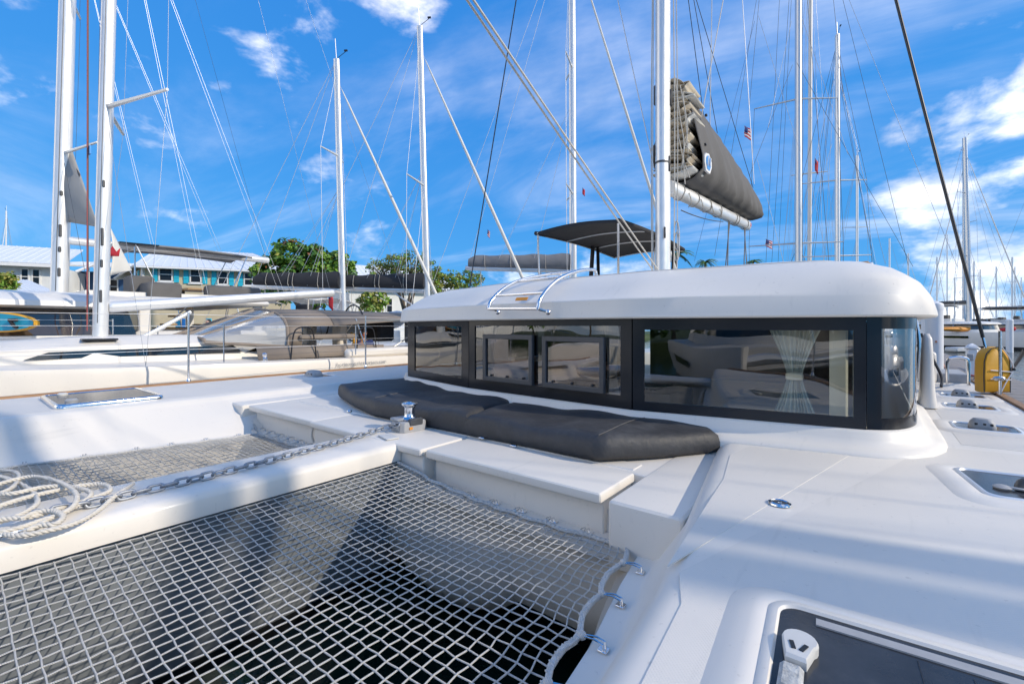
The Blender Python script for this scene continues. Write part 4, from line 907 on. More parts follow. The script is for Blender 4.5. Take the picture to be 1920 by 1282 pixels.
MB().box(o0 + bx_ * .135 + by_ * -.10 + Vector((0, 0, .27)), (.03, .02, .03), bev=.005).build('strap_buckle', 'black', yb)
# ================================================================== other boats: local frame, bow towards -Y, waterline z = 0
def tubes(name, mt, par, segs, r_, n=6, s_=0):
    """each given line a part of its own"""
    for a, b in segs: MB().tube(sag(a, b, s_, 8) if s_ else [a, b], r_, n).build(name, mt, par, ang=80)
def hull_mono(L, B, F, par, gel='gelfar', boot='boot'):
    st = [(-.5, .02, 1.10), (-.47, .16, 1.09), (-.40, .42, 1.07), (-.28, .72, 1.04), (-.1, .95, 1.0), (.1, 1.0, .97), (.3, .94, .95), (.45, .84, .94), (.5, .80, .94)]
    m = MB(); rs = []
    for t, w_, f_ in st:
        b = B / 2 * w_; y = t * L; zz = F * f_
        pr = [(b * .45, -.3), (b * .80, 0.0), (b * .93, .3), (b * .985, zz * .6), (b, zz - .08), (b * .985, zz), (b * .5, zz + .05)]
        rs.append([(x, y, z) for x, z in pr] + [(-x, y, z) for x, z in reversed(pr)])
    m.loft(rs); h = m.build('hull', gel, par, ang=40)
    for s_ in (-1, 1):
        b_ = MB(); b_.loft([[(s_ * (B / 2 * w_ * .935 + .012), t * L, .29), (s_ * (B / 2 * w_ * .80 + .012), t * L, -.01)] for t, w_, f_ in st], closed=False, cap=False); b_.build('boot_stripe', boot, h)
    return h, st
def rig(par, mx, my, z0, H, r_, sp=(.36, .68), boomL=4.2, boomZ=1.0, cover='canvas', bow=-5, stern=5, beam=1.6, deckz=1.3, furl='sailwhite', mt='alu', lod=1, boomrise=.15, coverh=.42, wr=.006, spw=.55, sweep=.25, gaps=True, top=True, back=True, rake=0.0, wmat='wire'):
    P = lambda z: Vector((mx, my + rake * (z - z0), z))
    m = MB(); a, b = P(z0), P(H); n = 12
    m.add([a + Vector((r_ * .8 * math.cos(2 * math.pi * k / n), r_ * 1.15 * math.sin(2 * math.pi * k / n), 0)) for k in range(n)] + [b + Vector((r_ * .7 * math.cos(2 * math.pi * k / n), r_ * math.sin(2 * math.pi * k / n), 0)) for k in range(n)], [(k, (k + 1) % n, n + (k + 1) % n, n + k) for k in range(n)] + [tuple(range(n - 1, -1, -1)), tuple(range(n, 2 * n))])
    ma = m.build('mast', mt, par, ang=60)
    if lod > 1:
        MB().tube([P(z0 + .25) + Vector((r_ * .70, -r_ * .55, 0)), P(H - .4) + Vector((r_ * .62, -r_ * .5, 0))], r_ * .07, 4).build('sail_track', 'darkplastic', ma)
        for zz, w_ in ((.7, .35), (1.25, .22), (1.7, .5), (2.6, .2)): MB().box(P(z0 + zz) + Vector((r_ * .78, -r_ * .2, 0)), (r_ * .3, r_ * .4, w_ * .6), bev=r_ * .1).build('mast_fitting', 'darkplastic', ma)
    for k, f_ in enumerate(sp):
        p = P(z0 + (H - z0) * f_)
        for s_ in (-1, 1):
            e = p + Vector((s_ * beam * spw * (1 - .12 * k), sweep, .06)); MB().tube([p, e], [.045, .025], 6).build('spreader', mt, ma)
            if lod:
                zc = (z0 + (H - z0) * (sp[k - 1] if k else 0)); low = Vector((s_ * beam * .95, my + .2, deckz)) if k == 0 else P(zc) + Vector((s_ * beam * spw, sweep, .06))
                MB().tube([low, e], wr, 5).build('shroud', wmat, ma, ang=80)
                MB().tube([low if k == 0 else P(zc), P(z0 + (H - z0) * f_ - .1)], wr, 5).build('shroud', wmat, ma, ang=80)
                if k == len(sp) - 1: MB().tube([e, P(H - .4)], wr, 5).build('shroud', wmat, ma, ang=80)
    if top and lod:
        MB().tube([P(H), P(H) + Vector((0, .05, .75))], .012, 5).build('antenna', 'wirelight', ma)
        m = MB(); m.tube([P(H) + Vector((0, -.05, .05)), P(H) + Vector((0, -.35, .25))], .01, 5); m.box(P(H) + Vector((0, -.36, .29)), (.05, .12, .05)); m.build('wind_vane', 'black', ma)
    hf = P(z0 + (H - z0) * .93); bw = Vector((0, bow, deckz + .15))
    if furl:
        MB().tube([lerp(bw, hf, t) for t in (.03, .06, .5, .9, .96)], [.03, .062, .055, .03, .015], 8).build('furled_sail', furl, par, ang=80)
    MB().tube([bw, hf], wr, 5).build('forestay', wmat, par, ang=80)
    if back: MB().tube([Vector((0, stern, deckz + .2)), P(H)], wr, 5).build('backstay', wmat, par, ang=80)
    if boomL:
        b0 = Vector((mx, my + r_ * 1.2, boomZ)); b1 = b0 + Vector((0, boomL, boomrise)); m = MB(); n = 10; rg = lambda p, k: [(p.x + .07 * k * math.cos(2 * math.pi * i / n), p.y, p.z + .10 * k * math.sin(2 * math.pi * i / n)) for i in range(n)]
        m.loft([rg(b0, .8), rg(lerp(b0, b1, .01), 1), rg(lerp(b0, b1, .99), 1), rg(b1, .8)]); bo = m.build('boom', mt, par, ang=60)
        if cover:
            m = MB(); rs = []
            for i in range(15):
                t = i / 14; p = lerp(b0, b1, .0 + .97 * t); h_ = coverh * (1 - .28 * t) * (1 + .05 * math.sin(t * 23)) * (.75 if i == 14 else 1); w_ = (.20 - .06 * t) * (1 + .1 * math.sin(t * 31))
                rs.append([(p.x + x * w_, p.y, p.z + .06 + z * h_) for x, z in ((-.5, 0), (.5, 0), (1, .25), (.8, .6), (.35, .95), (0, 1), (-.35, .95), (-.8, .6), (-1, .25))])
            m.loft(rs); cv = m.build('sail_cover', cover, par, ang=60)
            if lod > 1:
                for t in (.22, .5, .55, .8):
                    p = lerp(b0, b1, t); h_ = coverh * (1 - .28 * t); MB().tube([(p.x + x * .21, p.y + .04 * z, p.z + z * h_ + .05) for x, z in ((-.5, -.3), (-1.0, .2), (-.75, .6), (-.3, .98), (.3, .98), (.75, .6), (1.0, .2), (.5, -.3))], .012, 5).build('cover_tie', 'rope', cv, ang=80)
        if lod:
            MB().tube([b1 + Vector((0, -.1, .1)), P(H)], wr * .9, 5).build('topping_lift', wmat, par, ang=80)
            for t in (.35, .7):
                for s_ in (-1, 1): MB().tube([lerp(b0, b1, t) + Vector((s_ * .12, 0, .1)), P(z0 + (H - z0) * .55)], wr * .7, 4).build('lazy_jack', 'wirelight', par, ang=80)
            MB().tube([b0 + Vector((0, .12, -.75)), b0 + Vector((0, 1.2, -.05))], .035, 6).build('boom_vang', mt, par); MB().tube([lerp(b0, b1, .85), Vector((mx, b1.y * .8, deckz + .3))], .015, 5).build('mainsheet', 'line', par)
    return ma
def bows(par, x, y0, y1, z, mt, rise=.12, posts=True, th=.02, zf=1.4):
    def fn(a, b): return Vector(((a - .5) * 2 * x, y0 + (y1 - y0) * b, z + rise * math.sin(math.pi * a) + .05 * math.sin(math.pi * b)))
    t = MB().grid(fn, 10, 8).build('bimini', mt, par, ang=70, solid=th)
    if posts:
        for s_ in (0, 1):
            for b in (.05, .95): p = fn(s_, b); MB().tube([p, (p.x, lerp((0, p.y, 0), (0, (y0 + y1) / 2, 0), .4).y, zf)], .016, 6).build('bimini_post', 'steel', par)
def mono(label, loc, rz, L=11.5, B=3.7, F=1.3, H=15.5, lod=1, cover='canvas', group=None, hood=None, bim=None, furl='sailwhite', mastr=.09, boomZ=None, rake=.012, boomL=None, gel='gelfar', back=True, boomrise=.2, spw=.6, wins=True, **kw):
    t = thing('sailboat', label, 'sailboat', loc, rz, group); h, st = hull_mono(L, B, F, t, gel)
    if lod >= 0:
        m = MB(); rs = []
        for y, w_, z in ((-.30, .25, .06), (-.22, .5, .32), (-.1, .58, .42), (.08, .60, .44), (.16, .56, .36), (.17, .5, .05)): rs.append([(x * B / 2, y * L, F + zz) for x, zz in ((-w_, 0), (-w_ * .94, z * .7), (-w_ * .7, z), (w_ * .7, z), (w_ * .94, z * .7), (w_, 0))])
        m.loft(rs); c_ = m.build('coachroof', gel, t, ang=40)
        if lod and wins:
            for s_ in (-1, 1):
                for y0, y1 in ((-.20, -.06), (-.04, .10)): MB().slab(*[(s_ * B / 2 * (.585 if z < .2 else .565), y * L, F + z) for y, z in ((y0, .10), (y1, .10), (y1, .25), (y0, .22))], .012 * s_).build('cabin_window', 'darkpane', c_)
    rig(t, 0, -.08 * L, F + .4, H, mastr, boomL=boomL or L * .36, boomZ=boomZ or F + 1.5, cover=cover, bow=-L * .48, stern=L * .48, beam=B / 2, deckz=F, furl=furl, lod=lod, back=back, rake=rake, boomrise=boomrise, spw=spw, **kw)
    if bim: bows(t, B * .4, .22 * L, .42 * L, F + 1.95, bim, zf=F + .1)
    if hood:
        def fn(a, b): return Vector(((a - .5) * B * .72, .10 * L + .14 * L * b, F + .42 + .72 * min(1, b * 2.2) ** .6 * math.sin(math.pi * (.06 + .88 * a)) ** .4))
        MB().grid(fn, 10, 6).build('sprayhood', hood, t, ang=70, solid=.02)
    if lod:
        for s_ in (-1, 1):
            pv = None
            for y in (-.42, -.2, .02, .22, .40):
                w_ = itp([(a, b) for a, b, c in st], y); p = Vector((s_ * B / 2 * w_ * .96, y * L, F)); MB().tube([p, p + Vector((0, 0, .62))], .012, 6).build('stanchion', 'steel', t)
                if pv is not None:
                    for z in (.33, .6): MB().tube([pv + Vector((0, 0, z)), p + Vector((0, 0, z))], .003, 4).build('lifeline', 'wirelight', t, ang=80)
                pv = p
        m = MB(); m.tube(crv([(.5, -.43 * L, F + .6), (.2, -.49 * L, F + .72), (-.2, -.49 * L, F + .72), (-.5, -.43 * L, F + .6)], 5), .014, 6); m.build('pulpit', 'steel', t)
    return t
def cata(label, loc, rz, L=12.5, B=6.8, F=1.6, H=19, lod=1, group=None, cover='canvas', bim='canvasblack', boomZ=4.5, gel='gelfar', furl='sailwhite', mastr=.13, mastY=-.02, boomL=5.2, sp=(.36, .7), rake=.02, flyh=.45, fly=(.06, .30), pane='darkpane', inside='intdark', **kw):
    t = thing('catamaran', label, 'catamaran', loc, rz, group)
    for s_ in (-1, 1):
        m = MB(); rs = []
        for y, w_, f_ in ((-.5, .04, 1.08), (-.48, .25, 1.08), (-.4, .6, 1.06), (-.2, .95, 1.02), (.1, 1.0, 1.0), (.36, .95, 1.0), (.44, .8, .55), (.5, .7, .3)):
            b = .85 * w_; x0 = s_ * (B / 2 - .85); pr = [(-b * .6, -.3), (-b * .85, .3), (-b, F * f_ - .1), (-b * .95, F * f_), (b * .95, F * f_), (b, F * f_ - .1), (b * .85, .3), (b * .6, -.3)]
            rs.append([(x0 + x, y * L, z) for x, z in pr])
        m.loft(rs); h = m.build('hull', gel, t, ang=40)
        b_ = MB(); b_.loft([[(s_ * (B / 2 - .85) + s_ * (.85 * w_ * .87 + .015), y * L, .30), (s_ * (B / 2 - .85) + s_ * (.85 * w_ * .76 + .015), y * L, -.02)] for y, w_ in ((-.48, .25), (-.4, .6), (-.2, .95), (.1, 1.), (.36, .95))], closed=False, cap=False); b_.build('boot_stripe', 'boot', h)
        if lod: MB().slab(*[(s_ * (B / 2 + .0), y * L, z) for y, z in ((-.12, F - .62), (.2, F - .62), (.2, F - .38), (-.12, F - .38))], .012 * s_).build('hull_window', 'darkpane', h)
    MB().box((0, .08 * L, F - .35), (B - 1.5, L * .62, .7), bev=.1).build('bridge_deck', gel, t); MB().tube([(-B / 2 + .9, -.43 * L, F - .2), (B / 2 - .9, -.43 * L, F - .2)], .1, 8).build('crossbeam', 'alu', t)
    o2 = [(-.40, .26), (-.40, .0), (-.36, -.11), (-.24, -.17), (0, -.19), (.24, -.17), (.36, -.11), (.40, 0), (.40, .26)]
    def rg(k, z): return [(x * B * k, (.05 + (y - .05) * k) * L, z) for x, y in o2]
    m = MB(); m.loft([rg(1.0, F), rg(.985, F + .32)]); m.build('cabin_base', gel, t, ang=40)
    m = MB(); m.loft([rg(.98, F + .32), rg(.93, F + .86)]); m.build('cabin_window', pane if lod else 'winblack', t, ang=30); m = MB(); m.loft([rg(.84, F + .33), rg(.78, F + .85)]); m.build('cabin_inside', inside, t)
    m = MB(); m.loft([rg(.97, F + .86), rg(1.03, F + .90), rg(1.02, F + 1.0), rg(.93, F + 1.14), rg(.6, F + 1.24)]); ro = m.build('cabin_roof', gel, t, ang=40)
    m = MB(); m.loft([[(x, y, z) for x, y in ((-B * .22, fly[0] * L), (B * .22, fly[0] * L), (B * .26, fly[1] * L), (-B * .26, fly[1] * L))] for z in (F + 1.1, F + 1.1 + flyh)]); m.build('flybridge', gel, t, ang=30)
    if lod:
        MB().box((B * .1, (fly[0] + .1) * L, F + 1.3 + flyh), (.7, .5, .5), bev=.05).build('helm_seat', 'canvas', t); MB().box((-B * .1, (fly[0] + .18) * L, F + 1.2 + flyh), (2.2, .4, .35), bev=.08).build('sunpad', 'canvas', t)
    rig(t, 0, mastY * L, F + 1.1, H, mastr, boomL=boomL, boomZ=boomZ, cover=cover, bow=-.43 * L, stern=.4 * L, beam=B / 2 - .2, deckz=F, furl=furl, lod=lod, back=False, sp=sp, rake=rake, spw=.4, **kw)
    if bim: bows(t, B * .27, .10 * L, .38 * L, F + 3.0, bim, th=.04, zf=F + 1.2)
    return t
# ------------------------------------------------------------------ the sloop moored alongside to starboard
SLY = 2.72
SL = mono('white sloop moored alongside with taupe sprayhood and bimini, bare boom', (-10.25, SLY, 0), 0, L=12.4, B=3.85, F=1.68, H=17.5, lod=2, cover=None, furl=None, mastr=.092, boomZ=2.60, boomL=4.15, boomrise=.48, rake=.02, gel='gel', wins=False, sp=(.255, .56), spw=.72, sweep=.5, wr=.0032, mt='alu', wmat='wire')
# long dark coachroof light, genoa track, winches, shroud base
for y0, y1, xa, xb in ((.75, 3.5, 1.035, 1.16), (3.56, 4.7, 1.162, 1.12)): MB().slab(*[(x, y - SLY, z) for x, y, z in ((xa, y0, 1.80), (xb, y1, 1.80), (xb - .02, y1 - .15, 1.93), (xa - .0, y0 + .25, 1.90))], .012).build('cabin_window', 'darkpane', SL)
MB().box((.55, -1.15, 2.07), (.9, .42, .03), bev=.01).build('deck_hatch', 'hatchglass', SL)
for x, y in ((1.55, 1.0), (1.4, 3.9), (1.4, 4.5)): MB().lathe((x, y, 1.64), [(.07, 0), (.07, .05), (.05, .07), (.06, .13), (.04, .15)], 14).build('winch', 'steel', SL)
for y in (1.6, 3.0): MB().tube(crv([(1.62, y - .15, 1.64), (1.62, y - .1, 2.1), (1.62, y, 2.24), (1.62, y + .22, 2.24), (1.62, y + .3, 2.1), (1.62, y + .36, 1.64)], 4), .014, 6).build('granny_bar', 'black', SL)
# sprayhood and bimini of taupe canvas with clear windows
def arch(y, w_, z0, z1, n=14): return [Vector((w_ * math.cos(math.pi * k / n) * (1 if 0 else 1), y + .0, z0 + (z1 - z0) * math.sin(math.pi * k / n) ** .45)) for k in range(n + 1)]
y0 = -SLY
A0 = [Vector((p.x, p.y - .75 * math.sin(math.pi * k / 14) ** .3 * 0, p.z)) for k, p in enumerate(arch(2.35 + y0 + .55, 1.15, 2.00, 2.08))]
A1 = arch(4.2 + y0, 1.45, 1.88, 2.63); A2 = arch(5.7 + y0, 1.55, 1.92, 2.67); A3 = arch(8.3 + y0, 1.45, 2.34, 2.63)
def band(m, ra, rb, k0, k1, n=5, bulge=0):
    for k in range(k0, k1): m.quad(ra[k], ra[k + 1], rb[k + 1], rb[k])
m = MB(); band(m, A1, [lerp(a, b, .62) for a, b in zip(A1, A2)], 1, 13); band(m, A1, [lerp(a, b, .18) for a, b in zip(A1, A2)], 0, 1); band(m, A1, [lerp(a, b, .18) for a, b in zip(A1, A2)], 13, 14)
hd = m.build('sprayhood', 'taupe', SL, ang=70, solid=.012)
m = MB(); band(m, [lerp(a, b, .63) for a, b in zip(A1, A2)], A3, 1, 13); m.build('bimini', 'taupe', SL, ang=70, solid=.012)
g = MB(); band(g, A0, A1, 0, 14); g.build('sprayhood_window', 'vinyl', hd, ang=70)
for k in (0, 4, 7, 10, 14): MB().tube([A0[k], A1[k]], .03, 6).build('window_border', 'taupe', hd)
MB().tube(A0, .03, 6).build('window_border', 'taupe', hd); MB().tube(A1, .028, 6).build('window_border', 'taupe', hd)
m = MB(); q = [Vector((1.60, 3.6 + y0, 1.66)), Vector((1.60, 6.3 + y0, 1.66)), Vector((1.56, 6.3 + y0, 1.86)), Vector((1.50, 3.6 + y0, 1.92))]; m.quad(*q); m.build('dodger', 'taupe', SL, solid=.015)
for k in (2, 12): MB().tube([A3[k], Vector((A3[k].x, 6.6 + y0, 1.7))], .016, 6).build('bimini_post', 'steel', SL); MB().tube([A2[k], Vector((A2[k].x * .98, 6.0 + y0, 1.7))], .016, 6).build('bimini_post', 'steel', SL)
# cockpit: seats, wheels, covered outboard
MB().box((1.35, 6.4 + y0, 1.70), (.7, 2.2, .2), bev=.06).build('cockpit_coaming', 'gel', SL); MB().box((1.3, 5.0 + y0, 2.06), (.5, 1.2, .1), bev=.03).build('cockpit_seat', 'taupe', SL)
for x in (.75, -.75):
    c_ = Vector((x, 6.05 + y0, 2.35)); w_ = MB(); w_.tube([c_ + Vector((.42 * math.cos(a), 0, .42 * math.sin(a))) for a in [2 * math.pi * k / 24 for k in range(24)]], .018, 6, closed=True)
    wo = w_.build('steering_wheel', 'black', SL)
    for k in range(5): MB().tube([c_, c_ + Vector((.42 * math.cos(k * 1.2566), 0, .42 * math.sin(k * 1.2566)))], .008, 5).build('spoke', 'steel', wo)
    MB().box((x * .9, 5.75 + y0, 2.1), (.3, .25, .8), bev=.05).build('helm_pedestal', 'gel', SL)
MB().box((1.3, 7.6 + y0, 2.2), (.5, .7, .75), bev=.12, seg=2).build('outboard_cover', 'canvasgrey', SL)
MB().box((.3, 7.0 + y0, 2.15), (.9, .5, .5), bev=.06).build('cockpit_table', 'canvasblack', SL)
me = textmesh('horizonyachtcharters.com', .115); o = bpy.data.objects.new('lettering', me); me.materials.append(MATS['plasticgrey']); col.objects.link(o); o.parent = SL
o.location = (1.885, 5.55 + y0, 1.47); o.rotation_euler = (R(90), 0, R(92))
SL.location.z = .13
# vang strut, mast sticker, radar
MB().box((-.17, -.93, 8.2), (.22, .22, .28), bev=.05).build('radar_reflector', 'gelfar', SL); MB().box((.05, -1.13, 5.2), (.10, .02, .14)).build('mast_sticker', 'logoblue', SL)
MB().tube([(-.02, -1.15, 2.2), (-.05, -1.14, 9)], .01, 5).build('halyard', 'ropered', SL); MB().tube([(.06, -1.15, 2.2), (.05, -1.14, 14)], .008, 5).build('halyard', 'wiredark', SL)
# ------------------------------------------------------------------ catamaran beyond the sloop
KT = cata('white flybridge catamaran beyond the sloop with long bare boom and grey bimini', (-15.4, -.2, 0), 0, fly=(.2, .46), pane='tintpane', inside='inttan', L=11.4, B=7.2, F=1.9, flyh=.22, H=21, lod=2, cover=None, bim=None, boomZ=4.5, boomL=4.7, mastY=.18, mastr=.145, sp=(.20, .42, .66), boomrise=.05, sweep=.4, wr=.0042, furl=None, wmat='wiredark')
bows(KT, .8, 3.2, 6.1, 4.46, 'canvasgrey', th=.05, zf=3.2, rise=.08)
for x, y in ((1.4, 3.7), (-1.0, 4.1)): MB().box((x, y, 3.28), (.8, .7, .40), bev=.05).build('flybridge_seat', 'canvas', KT)
MB().box((1.3, 5.4, 3.34), (.3, 1.4, .36), bev=.06).build('flybridge_backrest', 'canvas', KT); MB().box((.5, 4.8, 3.42), (.9, .8, .06), bev=.02).build('flybridge_table', 'wood', KT)
MB().tube([(.9, 3.3, 3.0), (.9, 3.3, 4.4)], .02, 6).build('bimini_post', 'steel', KT); MB().slab((-.3, 3.0, 4.52), (.9, 3.0, 4.46), (.9, 3.8, 4.48), (-.3, 3.8, 4.54), .03).build('solar_panel', 'winblack', KT)
for p in ((2.1, 5.0), (2.1, 5.4)): MB().box((2.2, p[1], 1.6), (.6, .3, .08), bev=.02).build('stern_step', 'wood', KT)
MB().box((0, 4.3, 3.0), (5.6, 2.9, .14), bev=.06).build('cockpit_roof', 'gelfar', KT)
for x in (2.6, -2.6):
    MB().box((x, 4.3, 2.05), (.35, 2.8, .5), bev=.08).build('cockpit_coaming', 'gelfar', KT)
    for y in (3.1, 5.5): MB().box((x, y, 2.5), (.12, .22, 1.0), bev=.03).build('cockpit_pillar', 'gelfar', KT)
MB().box((0, 5.6, 2.2), (4.6, .4, .55), bev=.08).build('cockpit_bench', 'canvas', KT); MB().box((.4, 4.4, 2.35), (1.6, .9, .05), bev=.02).build('cockpit_table', 'wood', KT)
for k in range(5): MB().box((2.15, 3.35 + .16 * k, 2.05 + .2 * k), (.6, .2, .04), bev=.01).build('stair_tread', 'wood', KT)
MB().tube([(2.45, 3.2, 2.0), (2.45, 4.1, 3.05)], .02, 6).build('stair_rail', 'steel', KT)
for k, y in enumerate((-3.2, -1.4, .6, 2.4)): MB().tube([(3.5, y, 1.9), (3.5, y, 2.55)], .014, 6).build('stanchion', 'steel', KT)
for z in (2.2, 2.52): MB().tube([(3.5, -3.2, z), (3.5, 2.4, z)], .004, 4).build('lifeline', 'wirelight', KT)
# loose sails hoisted on the masts at the left
def tri(name, label, cat, pts, mt, logo=None, n=10, bel=.15):
    a, b, c_ = [Vector(p) for p in pts]; m = MB(); rows = []
    nr = (b - a).cross(c_ - a).normalized()
    def fn(s, t):
        p = lerp(lerp(a, b, s), c_, t); return p + nr * bel * math.sin(math.pi * s) * (1 - t)
    m.grid(fn, n, n); o = m.build(name, mt, None, ang=80, solid=.008); tag(o, label, cat); CEN[o.name] = Vector(o.location); return o, nr
sv, nr = tri('sail', 'grey triangular sail set on the leftmost mast', 'sail', (C(124, 250, 11.2), C(119, 415, 11.2), C(185, 426, 10.6)), 'sailgrey')
s2, nr = tri('sail', 'small cream sail with a red crown emblem behind the sloop mast', 'sail', (C(206, 425, 8.6), C(206, 517, 8.6), C(247, 507, 9.2)), 'sailwhite', bel=.05)
cpos = C(211, 474, 8.45); m = MB(); r_ = Vector((cs, sn, 0))
m.add([cpos + r_ * x * .16 + Vector((0, 0, y * .13)) for x, y in ((-.9, .7), (-.45, .15), (0, 1), (.45, .15), (.9, .7), (.75, -.5), (-.75, -.5))], [(0, 1, 6), (1, 2, 3), (3, 4, 5), (1, 3, 5, 6)]); m.build('crown_emblem', 'flagred', s2, solid=.004)
MB().slab(C(119 + 5, 297, 11.15), C(119 + 5, 285, 11.15), C(150, 327, 10.9), C(149, 331, 10.9), .01).build('sail_stripe', 'canvas', sv)
# paddle board on the foredeck rail
pb = thing('paddle_board', 'turquoise paddle board with yellow rim on the left edge', 'paddle board', C(10, 622, 8.3), world=True)
m = MB(); rs = []; c0 = C(-60, 602, 8.3)
for i in range(25):
    t = i / 24; x = -1.5 + 2.75 * t; w_ = .20 * max(.03, (1 - abs(2 * t - 1) ** 3.2)) ** .5
    rs.append((x, w_))
def brd(k, o_): return [c0 + r_ * (x * (1 - (1 - k) * .1) + .0) + Vector((-sn, cs, 0)) * o_ + Vector((0, 0, w_ * k - .03 * x)) for x, w_ in rs] + [c0 + r_ * (x * (1 - (1 - k) * .1)) + Vector((-sn, cs, 0)) * o_ + Vector((0, 0, -w_ * k - .03 * x)) for x, w_ in reversed(rs)]
MB().loft([brd(.9, -.04), brd(1, -.02), brd(1, .05), brd(.9, .07)]).build('board_rim', 'yellow', pb, ang=50); MB().loft([brd(.86, -.045), brd(.87, -.03)]).build('board_deck', 'teal', pb, ang=50)
MB().box(C(24, 600, 8.2), (.16, .05, .06), rz=YAW, bev=.02, seg=2).build('carry_handle', 'black', pb); MB().tube(crv([C(20, 603, 8.2), C(27, 612, 8.2), C(32, 614, 8.2)], 4), .03, 6).build('fin', 'black', pb)
# ------------------------------------------------------------------ boats at the quay behind
def mast_at(u, d): p = C(u, HZ, d); return (p.x, p.y)
def place(u, d, rz, L): # hull origin so that its mast (at -.08 L) stands at pixel column u, depth d
    x, y = mast_at(u, d); q = Matrix.Rotation(rz, 3, 'Z') @ Vector((0, -.08 * L, 0)); return (x - q.x, y - q.y, 0)
RB = R(121)
mono('white sloop with dark boom cover, farther left of the two behind the bimini', place(645, 16.5, RB, 11), RB, L=11, B=3.6, F=1.35, H=12.1, lod=2, cover='canvasblack', bim='gelfar', mastr=.11, boomZ=3.72, boomL=3.5, boomrise=.18, rake=.028, sp=(.18, .66), group='sloops at the far quay', coverh=.6, wr=.008, wmat='wirelight', spw=.5)
mono('white sloop with dark boom cover, taller mast, just left of the cabin roof', place(803, 16.5, RB, 11.5), RB, L=11.5, B=3.6, F=1.35, H=13.3, lod=2, cover='canvasblack', bim='gelfar', mastr=.11, boomZ=3.7, boomL=3.3, boomrise=.12, rake=.028, sp=(.50,), group='sloops at the far quay', coverh=.58, wr=.008, wmat='wirelight', spw=.6)
mono('white sloop with a pale grey boom cover rising behind the cabin roof', place(1075, 18, RB, 12), RB, L=12, B=3.8, F=1.4, H=19, lod=2, cover='canvasgrey', furl='sailwhite', mastr=.13, boomZ=4.6, boomL=4.2, boomrise=.18, rake=.004, sp=(.34, .63), group='sloops at the far quay', coverh=.62, wr=.008, spw=.6, wmat='wirelight')
# masts astern
SB1 = mono('sailboat with the thick tall mast right of the sail bag', place(1497, 21, R(20), 12), R(20), L=12, B=3.9, F=1.4, H=24, lod=2, cover=None, mastr=.19, mt='mastgrey', rake=0, sp=(.20, .50, .75), sweep=.6, spw=1.0, wr=.009, furl=None, wmat='wiredark', group='boats moored astern')
mono('sailboat with the pale furled genoa beside the thick tall mast', place(1517, 27, R(15), 11), R(15), L=11, B=3.7, F=1.3, H=26, lod=1, cover=None, mastr=.14, rake=-.022, sp=(.4,), spw=.5, furl=None, group='boats moored astern', mt='gelfar', wr=.008)
SB2 = mono('sailboat whose mast top carries twin antennas, second mast right of the sail bag', place(1570, 25, R(25), 12), R(25), L=12, B=3.9, F=1.4, H=18.4, lod=2, cover=None, mastr=.15, rake=0, sp=(.27, .52), sweep=.5, spw=.95, wr=.009, furl=None, wmat='wiredark', group='boats moored astern', mt='alu')
mono('smaller sailboat with a short mast between the tall masts and the dock', place(1607, 40, R(30), 11), R(30), L=11, B=3.6, F=1.3, H=17.4, lod=1, cover=None, mastr=.13, rake=0, sp=(.3, .6), furl=None, group='boats moored astern', wr=.01)
mono('sailboat with a grey mast rising behind the far catamaran', place(1808, 60, R(-60), 13), R(-60), L=13, B=4, F=1.4, H=25.4, lod=1, cover='canvas', mastr=.20, mt='mastgrey', rake=0, sp=(.3, .6), group='boats moored astern', wr=.014, furl='sailwhite', spw=.9)
cata('white catamaran with an orange kayak, moored across the water at the right', C(1812, HZ, 52).xy.to_3d(), R(62), L=13, B=7.2, F=1.75, H=24, lod=2, cover='canvas', boomL=4.6, boomZ=4.9, bim='canvasgrey', mastr=.22, mt='mastgrey', wr=.014, gel='gelfar', group='boats moored astern', furl='sailwhite')
cata('grey hulled catamaran cut by the right edge of the picture', C(1950, HZ, 56).xy.to_3d(), R(70), L=13, B=7, F=1.75, H=22, lod=1, bim='canvasgrey', gel='hullgrey', mastr=.2, wr=.014, group='boats moored astern', furl='sailwhite')
def stay(boat, a, b, r_=.008, mt='wiredark', name='stay'):
    inv = (Matrix.Translation(boat.location) @ Matrix.Rotation(boat.rotation_euler.z, 4, 'Z')).inverted(); MB().tube([inv @ C(*a), inv @ C(*b)], r_, 5).build(name, mt, boat, ang=80)
for (u0, v0), (u1, v1), mt in (((1578, -10), (1703, 497), 'wiredark'), ((1588, -10), (1795, 500), 'wire'), ((1494, 118), (1712, 500), 'wiredark'), ((1502, 30), (1590, 290), 'wire'), ((1422, 30), (1500, 285), 'wire'), ((1420, 300), (1470, 495), 'wire'), ((1462, -10), (1436, 495), 'wiredark'), ((1486, 122), (1405, 330), 'wiredark'), ((1420, -10), (1340, 480), 'wiredark'), ((1415, 40), (1302, 490), 'wireblue'), ((1484, 40), (1440, 240), 'wire')): stay(SB1, (u0, v0, 20.5), (u1, v1, 19.5), .008, mt)
for (u0, v0), (u1, v1), mt in (((1576, 150), (1610, 285), 'wire'), ((1574, 150), (1660, 495), 'wire'), ((1562, 150), (1525, 498), 'wiredark'), ((1566, 120), (1545, 495), 'wire'), ((1575, 160), (1640, 495), 'wiredark'), ((1560, 270), (1500, 480), 'wire'), ((1564, 150), (1480, 495), 'wire')): stay(SB2, (u0, v0, 24.8), (u1, v1, 24), .009, mt)
random.seed(21)
